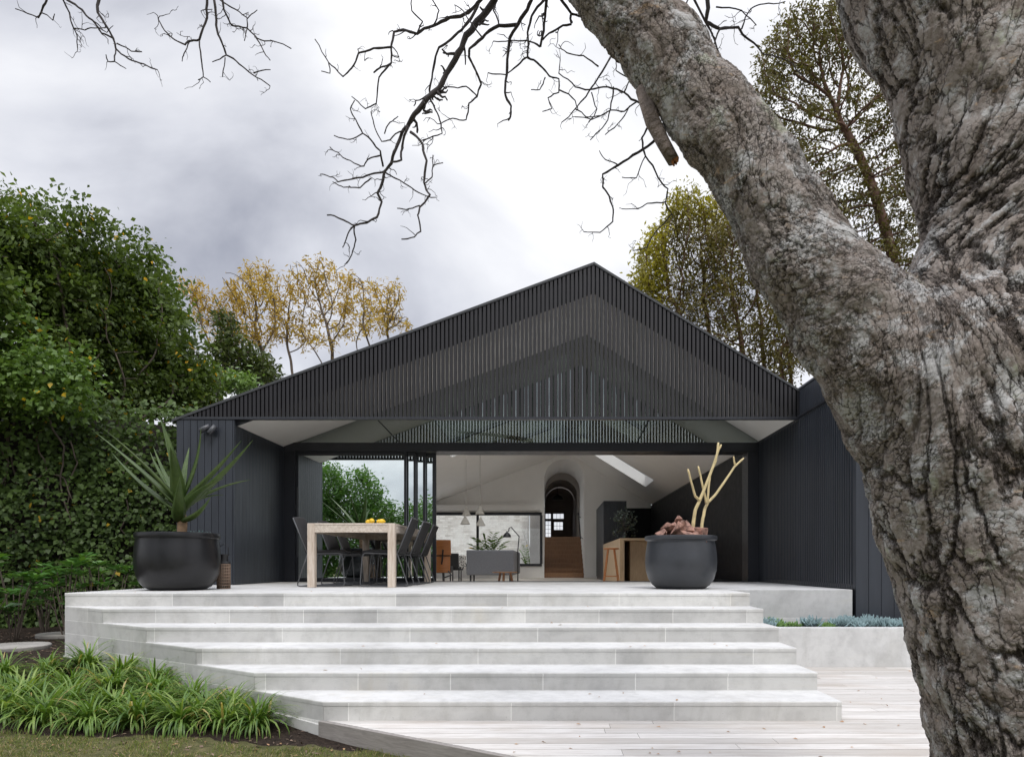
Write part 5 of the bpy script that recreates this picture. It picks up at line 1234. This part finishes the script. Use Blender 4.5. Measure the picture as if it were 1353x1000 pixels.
# ---- tall tree seen through the fork of the big tree
d = 18.0
B = [PB(x, y, d, rx, ry, 0.9) for x, y, rx, ry in ((1070, 40, 50, 36), (1030, 95, 40, 36), (1095, 100, 50, 46), (1145, 150, 45, 50), (1060, 175, 46, 40), (1110, 240, 50, 46), (1165, 280, 40, 50), (1195, 210, 34, 60), (1095, 310, 34, 34), (1150, 355, 46, 36), (1215, 330, 34, 60), (1120, 20, 30, 40), (1012, 130, 26, 36), (1030, 60, 24, 30), (1048, 235, 34, 40), (1075, 280, 34, 34), (1175, 130, 26, 40), (1090, 60, 40, 40))]
tl = trunk_line(P(1205, 0, d).x, d, -0.9, [P(1196, 420, d), P(1178, 330, d), P(1150, 235, d), P(1120, 175, d)])
tl2 = trunk_line(P(1180, 0, d).x, d + 0.6, -0.9, [P(1178, 400, d + .6), P(1182, 330, d + .6)])
make_tree('tall_tree', 'tall open crowned tree with a bent red brown trunk, seen through the fork', 'tree', B, [tl, tl2], 3600, 0.125, 3, 0.165, MT['gumbark'],
          [(MT['tall_leaf'], (lambda t: rng.random(len(t)) < 0.9), 11, 0.18, 0.11, 0.045)], 0.0078, rmax=0.14, bias=(0, 0, 0.03))

# ---- big evergreen on the left
d = 11.2
hb_ = [(20, 330, 80, 62), (95, 350, 66, 60), (160, 375, 50, 56), (60, 400, 90, 60), (150, 430, 70, 60), (205, 410, 36, 50), (215, 470, 44, 46), (110, 480, 90, 60), (190, 520, 60, 50), (30, 480, 80, 60), (-90, 380, 100, 100), (-110, 500, 90, 80), (245, 490, 32, 44), (258, 525, 30, 26), (100, 560, 90, 40)]
ev = thing('evergreen_tree', 'large dense dark evergreen tree on the left, flecked with yellow leaves', 'tree', P(95, 900, d))
EB = [PB(x, y, d + 0.012 * (x - 60), rx, ry, 1.1) for x, y, rx, ry in hb_]
att, _, _ = blob_points(EB, 900, 0.5)
f1, f2, f3 = P(60, 690, d), P(150, 680, d + .4), P(0, 680, d - .3)
pos, par = grow(att, [trunk_line(f1.x, d, -0.8, [f1, P(50, 600, d)]), trunk_line(f2.x, d + .4, -0.8, [f2, P(140, 600, d + .4)]), trunk_line(f3.x, d - .3, -0.8, [f3])], 0.16, 4, 0.2)
mb, q, rad = tree_mesh(pos, par, 0.007, rmax=0.11); mb.build('trunk', MT['greybark'], ev, True, fix=False)
cl, dd_, _ = blob_points(EB, 5200, 0.72); tips = q[rad < 0.014]
cl = np.vstack([cl, tips[rng.random(len(tips)) < 0.6]]); oo = np.vstack([dd_, rand_dirs(len(cl) - len(dd_))])
keep = mn = np.array([mnoise.noise(Vector(p) * 1.3) for p in cl]) > -0.40
cl, oo = cl[keep], oo[keep]
cl = cl + oo * (np.array([mnoise.noise(Vector(p) * 1.7 + Vector((3, 3, 3))) for p in cl]) * 0.50 - 0.36)[:, None]
sh = []
for x_, y_, dx_, dy_ in ((115, 300, 12, -18), (150, 320, 34, -8), (165, 335, 40, 6), (200, 365, 22, -4), (60, 290, 6, -22), (20, 272, -4, -16), (90, 296, 14, -16), (215, 385, 22, 2), (232, 420, 20, 2), (185, 350, 18, -14), (240, 455, 22, -4), (40, 280, 10, -14), (130, 312, 8, -20)):
    for k in range(9): sh.append(tuple(P(x_ + dx_ * k / 8, y_ + dy_ * k / 8 + 0.02 * (k * 1.2) ** 2, 11.2 + rng.uniform(-.2, .2))))
cl = np.vstack([cl, np.array(sh)]); oo = np.vstack([oo, rand_dirs(len(sh))])
C, T, N, L, W = sprays(cl, 19, 0.25, 0.092, 0.054, oo, 0.45); leaf_mesh('crown', C, T, N, L, W, MT['hedge_leaf'], ev, 0.1)
# ---- lighter vine hanging over its near side
d = 9.9
VB = [PB(x, y, d, rx, ry, 0.3) for x, y, rx, ry in ((20, 455, 40, 26), (60, 480, 44, 26), (95, 500, 32, 24), (30, 510, 40, 26), (75, 530, 40, 20), (10, 400, 20, 24), (110, 520, 20, 16), (-40, 480, 40, 40))]
vn = thing('climbing_vine', 'bright green climbing vine spilling over the dark hedge at left', 'vine', P(40, 870, d))
vm = MB()
for pts in (((10, 860), (15, 700), (8, 620), (18, 560), (35, 520), (60, 490)), ((60, 860), (52, 700), (60, 610), (48, 580), (62, 545), (80, 510)), ((35, 640), (60, 625), (85, 632), (95, 660)), ((8, 570), (14, 600), (22, 640), (18, 690)), ((60, 545), (85, 590), (80, 640), (95, 690))):
    k = kink([P(x, y, d + 0.45) for x, y in pts], 0.07); vm.tube(k, [0.018 - 0.010 * i / len(k) for i in range(len(k))], 6)
vm.build('stem', MT['greybark'], vn, True, fix=False)
c, o_, _ = blob_points(VB, 620, 0.45); kk = np.array([mnoise.noise(Vector(p) * 2.6) for p in c]) > -0.12; c, o_ = c[kk] + rng.normal(size=(int(kk.sum()), 3)) * 0.10, o_[kk]; C, T, N, L, W = sprays(c, 11, 0.17, 0.085, 0.062, o_ * np.array([1, 1, 0.5]), 0.35); leaf_mesh('leaves', C, T, N, L, W, MT['vine_leaf'], vn, 0.1)
# ---- ivy over a dark fence added to block light behind the leaves
fx0, fy0, fx1, fy1 = -13.0, 8.6, -5.45, 11.6
fe = thing('ivy_backing_fence', 'dark timber fence added behind the left ivy so its gaps read dark', 'fence', ((fx0 + fx1) / 2, (fy0 + fy1) / 2, -0.9))
fdv = Vector((fx1 - fx0, fy1 - fy0, 0)).normalized(); fnv = Vector((fdv.y, -fdv.x, 0))
fm = MB(); Lf = math.hypot(fx1 - fx0, fy1 - fy0); s = 0.0
while s < Lf:
    a = Vector((fx0, fy0, 0)) + fdv * s; b = a + fdv * 0.14; c_ = b - fnv * 0.03; d_ = a - fnv * 0.03
    b = a + fdv * 0.152; c_ = b - fnv * 0.03
    fm.prism([(a.x, a.y), (b.x, b.y), (c_.x, c_.y), (d_.x, d_.y)], -0.9, 2.6 + 0.02 * math.sin(s * 40)); s += 0.15
fm.build('palings', plain('dark_palings', (0.03, 0.024, 0.02), 0.9, 0.4, 6, 0.3), fe)
iv = thing('ivy_hedge', 'dark wall of ivy covering the fence below the evergreen tree', 'ivy', ((fx0 + fx1) / 2, (fy0 + fy1) / 2 - 0.3, -0.9))
n = 3000; u = rng.random(n) * Lf; zz = -0.8 + 3.6 * rng.random(n)
bul = np.array([mnoise.noise(Vector((a * 0.8, b * 0.9, 3.0))) for a, b in zip(u, zz)])
off = 0.10 + 0.30 * (bul + 0.6) + 0.12 * rng.random(n)
cent = np.array(tuple(Vector((fx0, fy0, 0)))) + u[:, None] * np.array(tuple(fdv)) + off[:, None] * np.array(tuple(fnv)); cent[:, 2] = zz
C, T, N, L, W = sprays(cent, 12, 0.17, 0.075, 0.062, np.tile(np.array([0.2, -0.5, -0.3]), (n, 1)), 0.4)
N = unit(N * 0.6 + np.array(tuple(fnv)) * 0.8); leaf_mesh('leaves', C, T, N, L, W, MT['ivy_leaf'], iv, 0.1)
im = MB()
for k in range(16):
    s0 = rng.uniform(1, Lf - 0.3); p = Vector((fx0, fy0, -0.8)) + fdv * s0 + fnv * 0.2; pts = [p]
    for j in range(9): pts.append(pts[-1] + fdv * rng.normal() * 0.16 + Vector((0, 0, 0.33)) + fnv * rng.normal() * 0.05)
    im.tube(kink(pts, 0.06), 0.011, 5)
im.build('stems', MT['greybark'], iv, True, fix=False)

# ---- broad glossy shrubs before the ivy
def glossy(px, py, d, lab, n=9, s=1.0):
    b = P(px, py, d); gz = float(ground_z(b.x, d)); b.z = gz
    t = thing('broadleaf_shrub', lab, 'shrub', b, 'glossy broadleaf shrubs below the ivy')
    sm = MB(); C = []; T = []; N = []
    for k in range(n):
        a = rng.uniform(0, 6.28); tip = b + Vector((math.cos(a) * 0.38 * s * rng.uniform(.2, 1), math.sin(a) * 0.25 * s * rng.uniform(.2, 1), s * rng.uniform(0.35, 0.95)))
        sm.tube(kink([b + Vector((math.cos(a) * .03, math.sin(a) * .03, -.02)), b.lerp(tip, 0.5) + Vector((0, 0, 0.08)), tip], 0.05), 0.007, 5)
        for j in range(9):
            q_ = j * 2.4 + a; e = R(25 + 5 * (j % 4))
            C.append(tuple(tip - Vector((0, 0, 0.02 * (j // 3))))); T.append((math.cos(q_) * math.cos(e), math.sin(q_) * math.cos(e), math.sin(e) - 0.2)); N.append((0, 0, 1))
    sm.build('stem', MT['greybark'], t, True, fix=False)
    C, T, N = np.array(C), np.array(T), unit(np.array(N) + rng.normal(size=(len(N), 3)) * 0.25); sz = rng.uniform(0.75, 1.15, len(C))
    leaf_mesh('leaves', C, T, N, 0.17 * s * sz, 0.065 * s * sz, MT['glossy_leaf'], t, 0.16)
for a in ((20, 800, 8.3, 'glossy broadleaf shrub at the left edge of the photo', 12, 1.1), (88, 800, 8.7, 'glossy broadleaf shrub left of the terrace corner', 12, 1.05), (60, 800, 9.4, 'shaded glossy shrub between two brighter ones below the ivy', 10, 1.0), (125, 800, 9.2, 'glossy broadleaf shrub peeping over the terrace edge beside the black planter', 11, 1.12), (150, 800, 9.7, 'small glossy shrub behind the terrace corner under the aloe leaves', 9, 0.95), (-20, 820, 8.0, 'glossy shrub cut off by the left border', 10, 1.0)): glossy(*a)

# ---- strappy clumps along the stone face
def clump(seed, n=105, h=0.40):
    r = np.random.default_rng(seed); V = []; F = []
    for k in range(n):
        a = r.uniform(0, 2 * math.pi); L = h * r.uniform(0.65, 1.3); lean = r.uniform(0.35, 1.5); w = r.uniform(0.0055, 0.011)
        d = np.array([math.cos(a), math.sin(a), 0]); s = np.array([-d[1], d[0], 0]); b = np.array([*(r.normal(size=2) * 0.03), -0.01]); m = 7
        el = math.pi / 2 - lean * 0.55; p = b.copy(); i0 = len(V)
        for j in range(m):
            t = j / (m - 1); ww = w * (1 - t ** 2.5) + 0.0006
            up = np.array([0, 0, 1]) * 0.25 * ww
            V += [p - s * ww + up, p - s*0, p + s * ww + up]
            p = p + (d * math.cos(el) + np.array([0, 0, math.sin(el)])) * L / (m - 1); el -= (0.10 + lean * 0.36) * (0.6 + t)
        for j in range(m - 1):
            q_ = i0 + 3 * j; F += [(q_, q_+1, q_+4, q_+3), (q_+1, q_+2, q_+5, q_+4)]
    return np.array(V), np.array(F)
clumps = []
for i in range(3): clumps.append(clump(20 + i, 185 if i else 215, 0.33))
row = [(8, 930, 5.0), (60, 935, 4.92), (118, 940, 4.86), (180, 938, 4.90), (240, 945, 4.84), (300, 940, 4.88), (338, 945, 4.86), (30, 905, 5.5), (90, 905, 5.55), (150, 903, 5.6), (205, 905, 5.5), (255, 915, 5.35), (5, 885, 6.0), (65, 883, 6.15), (115, 880, 6.3), (165, 885, 6.0), (205, 893, 5.8), (150, 925, 5.15), (210, 925, 5.15), (95, 922, 5.2), (35, 920, 5.25), (272, 935, 5.05), (306, 922, 5.1), (-25, 915, 5.3)]
protos = {}
pos_words = ['front row of the bed', 'middle row of the bed', 'back row of the bed against the stone']
row.sort(key=lambda t: t[2])
for i, (px, py, d) in enumerate(row):
    b = P(px, 900, d); b.z = float(ground_z(b.x, d)) + 0.005
    rw_ = 0 if d < 5.1 else (1 if d < 5.7 else 2)
    lab = 'strappy green grass clump in the garden bed, ' + pos_words[rw_]
    k = i % 3
    if k not in protos:
        protos[k] = thing('grass_clump', lab, 'plant', b, 'strappy grass clumps beside the steps'); np_mesh('blades', clumps[k][0], clumps[k][1], MT['strap'], protos[k])
        protos[k].rotation_euler.z = rng.uniform(0, 6)
    else: dup(protos[k], b, rng.uniform(0, 6), lab, rng.uniform(0.85, 1.15))

# ---- lawn, mulch, leaf litter
n = 46000; x = rng.uniform(-4.4, 0.6, n); y = rng.uniform(3.0, 4.75, n)
wob_ = np.array([mnoise.noise(Vector((a * 1.5, b * 1.5, 0.5))) for a, b in zip(x, y)]); pat = np.array([mnoise.noise(Vector((a * 3.5, b * 3.5, 7.5))) for a, b in zip(x, y)])
edge = 4.43 - 0.08 * x * 0 + 0.10 * wob_
ok = (y < edge - 0.08 * x - 0.02 + 0.0 * x) & (x < -1.59 + (4.84 - y) * 1.5357 - 0.05) & (pat + rng.normal(size=n) * 0.18 > -0.20) & (y + 0.08 * x < 4.39 + 0.12 * wob_)
x, y = x[ok], y[ok]; C = np.stack([x, y, ground_z(x, y) - 0.003], 1)
T = unit(np.stack([rng.normal(size=len(x)) * 0.55, rng.normal(size=len(x)) * 0.55, np.ones(len(x))], 1)); N = unit(rng.normal(size=(len(x), 3)))
leaf_mesh('lawn', C, T, N, rng.uniform(0.018, 0.042, len(x)), 0.0045, MT['grass'], None, 0.05, kind='stuff')
n = 5200; x = rng.uniform(-9, -0.9, n); y = rng.uniform(4.1, 9.5, n)
ok = (y - 7.03 < -(x + 4.98) * 0.651) | (x < -5.02); ok &= (y > 4.2 + 0.1 * rng.normal(size=n)); x, y = x[ok], y[ok]
C = np.stack([x, y, ground_z(x, y) + 0.006], 1); T = unit(np.stack([rng.normal(size=len(x)), rng.normal(size=len(x)), rng.normal(size=len(x)) * 0.25], 1)); N = unit(rng.normal(size=(len(x), 3)) * 0.35 + np.array([0, 0, 1]))
leaf_mesh('bark_mulch', C, T, N, rng.uniform(0.02, 0.06, len(x)), rng.uniform(0.008, 0.02, len(x)), MT['chip'], None, 0.1, kind='stuff')
MT['drylf'] = leafmat('dry_leaf', [(0.28, 0.17, 0.08), (0.38, 0.22, 0.12), (0.20, 0.12, 0.07)], 0.8, 0.1)
lit = []
for k in range(96):
    if k >= 70:
        s_ = int(rng.integers(0, 6)); x_, y_, z_ = rng.uniform(xk(s_) + 0.3, 1.95), (dk(s_) + rng.uniform(0.05, 0.40)), -s_ * H + 0.005
    elif k < 24: x_, y_, z_ = rng.uniform(-0.5, 3.0), rng.uniform(3.9, 4.8), -0.806
    elif k < 42: x_, y_, z_ = rng.uniform(2.15, 4.3), rng.uniform(4.8, 7.3), -0.806
    else:
        x_, y_ = rng.uniform(-3.6, -1.3), rng.uniform(3.9, 4.65); z_ = float(ground_z(x_, y_)) + 0.012
        if x_ > -1.65 + (4.84 - y_) * 1.53: continue
    lit.append((x_, y_, z_))
C = np.array(lit); T = unit(np.stack([rng.normal(size=len(C)), rng.normal(size=len(C)), rng.normal(size=len(C)) * 0.12], 1)); N = unit(rng.normal(size=(len(C), 3)) * 0.2 + np.array([0, 0, 1]))
leaf_mesh('leaf_litter', C, T, N, rng.uniform(0.02, 0.05, len(C)), rng.uniform(0.01, 0.02, len(C)), MT['drylf'], None, 0.15, kind='stuff')

# ---- stepping stones on the left path
for px, py, d, rx, lab in ((20, 862, 7.75, 0.34, 'round pale stepping stone nearest the left border'), (84, 843, 8.9, 0.30, 'round pale stepping stone beside the terrace corner')):
    c = P(px, py, d); c.z = float(ground_z(c.x, d))
    t = thing('stepping_stone', lab, 'paver', c, 'round stepping stones in dark mulch')
    MB().lathe([(rx * 0.97, -0.02), (rx, 0.0), (rx, 0.035), (rx * 0.97, 0.045), (0.0, 0.046)], 40, c).build('disc', MT['paver'], t, auto=40)

# ---- succulents in the concrete planter
def rosette(n, L, w, seed, el0):
    r = np.random.default_rng(seed); mb = MB()
    for k in range(n):
        a = r.uniform(0, 6.28); el = r.uniform(el0, 1.5); b0 = Vector((r.normal() * 0.03, r.normal() * 0.03, -0.01))
        d_ = Vector((math.cos(a) * math.cos(el), math.sin(a) * math.cos(el), math.sin(el))) * L * r.uniform(0.7, 1.2)
        mb.tube([b0, b0 + d_ * 0.6, b0 + d_], [w * 0.8, w, w * 0.3], 5)
    return mb
MT['chalk'] = plain('chalky_blue_leaf', (0.19, 0.275, 0.285), 0.6, 0.35, 12, 0.1); MT['mound'] = plain('moss_green_leaf', (0.10, 0.19, 0.04), 0.6, 0.4, 14, 0.1)
bl = thing('blue_succulent', 'chalky blue finger leaved succulent in the concrete planter', 'plant', (0, 0, 0), 'blue succulents in the concrete planter'); rosette(60, 0.085, 0.007, 3, 0.5).build('leaves', MT['chalk'], bl, True, fix=False)
gs = thing('green_succulent', 'mossy green mounding succulent in the concrete planter', 'plant', (0, 0, 0), 'green succulents in the concrete planter'); rosette(90, 0.06, 0.006, 4, 0.2).build('leaves', MT['mound'], gs, True, fix=False)
fb = fg = True
for i in range(34):
    x_ = rng.uniform(2.2, 4.05); y_ = rng.uniform(7.52, 7.92); px = VX + FPX * x_ / y_
    green = (1020 < px < 1062 and rng.random() < 0.85) or (1072 < px < 1098 and rng.random() < 0.85)
    loc = (x_, y_, -0.405); sc = rng.uniform(1.0, 1.6)
    src = gs if green else bl
    if green and fg: gs.location = loc; fg = False
    elif not green and fb: bl.location = loc; fb = False
    else: dup(src, loc, rng.uniform(0, 6), None, sc)

# ---- indoor and courtyard plants
def frond_plant(name, lab, base, tips, mat, w=0.05, pot=None):
    t = thing(name, lab, 'plant', base); C = []; T = []; N = []; st = MB()
    for tp in tips:
        tp = Vector(tp); mid = base.lerp(tp, 0.55) + Vector((0, 0, (tp - base).length * 0.18)); pts = []
        for k in range(9):
            u = k / 8; pts.append(base.lerp(mid, u).lerp(mid.lerp(tp, u), u))
        st.tube(pts, [0.008 - 0.005 * k / 8 for k in range(9)], 5)
        L = (tp - base).length
        for k in range(2, 9):
            ax = (pts[k] - pts[k-1]).normalized(); sd_ = ax.cross(Vector((0, 0, 1))); sd_ = sd_.normalized() if sd_.length > 1e-3 else Vector((1, 0, 0))
            for sg in (-1, 1): C.append(tuple(pts[k])); T.append(tuple(sd_ * sg + ax * 0.7 - Vector((0, 0, 0.15)))); N.append((0, -0.3, 1))
    st.build('stem', MT['mound'], t, True, fix=False)
    leaf_mesh('leaves', np.array(C), np.array(T), unit(np.array(N) + rng.normal(size=(len(N), 3)) * 0.3), 0.22, w, mat, t, 0.1)
    return t
d = 19.6; b = P(645, 742, d)
frond_plant('fern', 'bright green fern spreading behind the grey sofa', b, [P(x, y, d + dd) for x, y, dd in ((622, 719, 0), (626, 724, -.2), (658, 712, .3), (637, 716, .1), (666, 722, -.1), (649, 711, .1), (630, 712, .3), (640, 708, 0), (652, 706, -.2), (662, 709, .1), (655, 718, .2), (633, 722, -.2), (668, 716, .2), (646, 716, -.2))], MT['vine_leaf'], 0.06)
d = 28.5; b = P(698, 752, d)
frond_plant('courtyard_shrub', 'green shrub low in the courtyard behind the rear window', b, [P(x, y, d + dd) for x, y, dd in ((688, 728, 0), (694, 722, .2), (704, 724, 0), (698, 732, -.2), (690, 738, 0), (708, 735, .1))], MT['vine_leaf'], 0.07)
wt = thing('courtyard_tree', 'thin pale leafless tree in the courtyard beyond the rear window', 'tree', P(702, 760, 28.9)); m = MB()
for tp in ((690, 700), (697, 694), (704, 688), (710, 696), (714, 704), (686, 712), (716, 716)):
    k = kink([P(702, 762, 28.9), P(702 + (tp[0] - 702) * 0.3, 730, 28.9), P(*tp, 28.9)], 0.06); m.tube(k, [0.03 - 0.022 * i / len(k) for i in range(len(k))], 5)
m.build('trunk', plain('pale_bark', (0.5, 0.47, 0.43), 0.8, 0.2), wt, True, fix=False)
vp = thing('vase_plant', 'dark leafy branches in a vase on the island bench', 'plant', P(826, 711, 16.5)); bb = Vector(vp.location); bb.z = 0.876; vp.location = bb
MB().lathe([(0.05, 0.001), (0.075, 0.03), (0.08, 0.10), (0.05, 0.18), (0.035, 0.21), (0.04, 0.22)], 24, bb).build('vase', MT['black'], vp, auto=40)
c = np.array([tuple(P(826 + float(np.clip(rng.normal(), -1.6, 1.6)) * 8.5, 690 + float(np.clip(rng.normal(), -1.5, 1.5)) * 9, 16.5 + rng.normal() * 0.15)) for _ in range(46)]); m = MB()
for p in c[:22]: m.tube([bb + Vector((0, 0, 0.2)), (bb + Vector((0, 0, 0.2))).lerp(Vector(p), 0.55) + Vector((0, 0, 0.05)), Vector(p)], 0.005, 4)
m.build('stems', MT['twig'], vp, fix=False)
C, T, N, L, W = sprays(c, 7, 0.08, 0.075, 0.04); leaf_mesh('leaves', C, T, N, L, W, leafmat('grey_green_leaf', [(0.03, 0.04, 0.03), (0.05, 0.065, 0.05)], 0.5, 0.1), vp)

# ---- garden behind the camera, mirrored in the glass doors
MT['mirror_leaf'] = leafmat('fresh_green_leaf', [(0.05, 0.12, 0.03), (0.09, 0.18, 0.045), (0.13, 0.24, 0.06)], 0.45, 0.35)
def back_tree(lab, B, n, leafcol, L=0.16):
    base = Vector(B[0][0]); base.z = -0.95; t = thing('garden_tree', lab, 'tree', base, 'garden trees mirrored in the glass doors')
    att, _, _ = blob_points(B, 350, 0.3); top = Vector(B[0][0])
    pos, par = grow(att, [trunk_line(base.x, base.y, -0.95, [top - Vector((0, 0, 0.8))])], 0.3, 5, 0.35)
    mb, q, rad = tree_mesh(pos, par, 0.012, rmax=0.16); mb.build('trunk', MT['greybark'], t, True, fix=False)
    c, o, _ = blob_points(B, n * 2, 0.5); c = np.vstack([c, q[rad < 0.03]]); o = np.vstack([o, rand_dirs(len(c) - len(o))])
    C, T, N, LL, WW = sprays(c, 13, 0.4, L, L * 0.55, o); leaf_mesh('crown', C, T, N, LL, WW, leafcol, t)
def VB_(px, py, rx, ry, rd, Y=-14.0):
    D = 2 * YO - Y; s = D / FPX; v = P(px, py, D); return (Vector((v.x, Y, v.z)), rx * s, rd, ry * s)
back_tree('tall leafy tree mirrored at the left of the glass door', [VB_(432, 650, 22, 36, 1.2), VB_(425, 690, 22, 40, 1.2), VB_(420, 735, 26, 30, 1.2)], 500, MT['mirror_leaf'])
back_tree('leafy tree mirrored in the middle of the glass door', [VB_(478, 655, 24, 34, 1.2), VB_(500, 690, 30, 30, 1.2), VB_(470, 710, 34, 30, 1.2), VB_(485, 750, 40, 20, 1.3)], 620, MT['mirror_leaf'])
back_tree('lower leafy tree mirrored at the right of the glass door', [VB_(560, 685, 28, 24, 1.2), VB_(530, 715, 30, 26, 1.2), VB_(570, 725, 30, 26, 1.2), VB_(545, 750, 40, 18, 1.3)], 480, MT['mirror_leaf'])
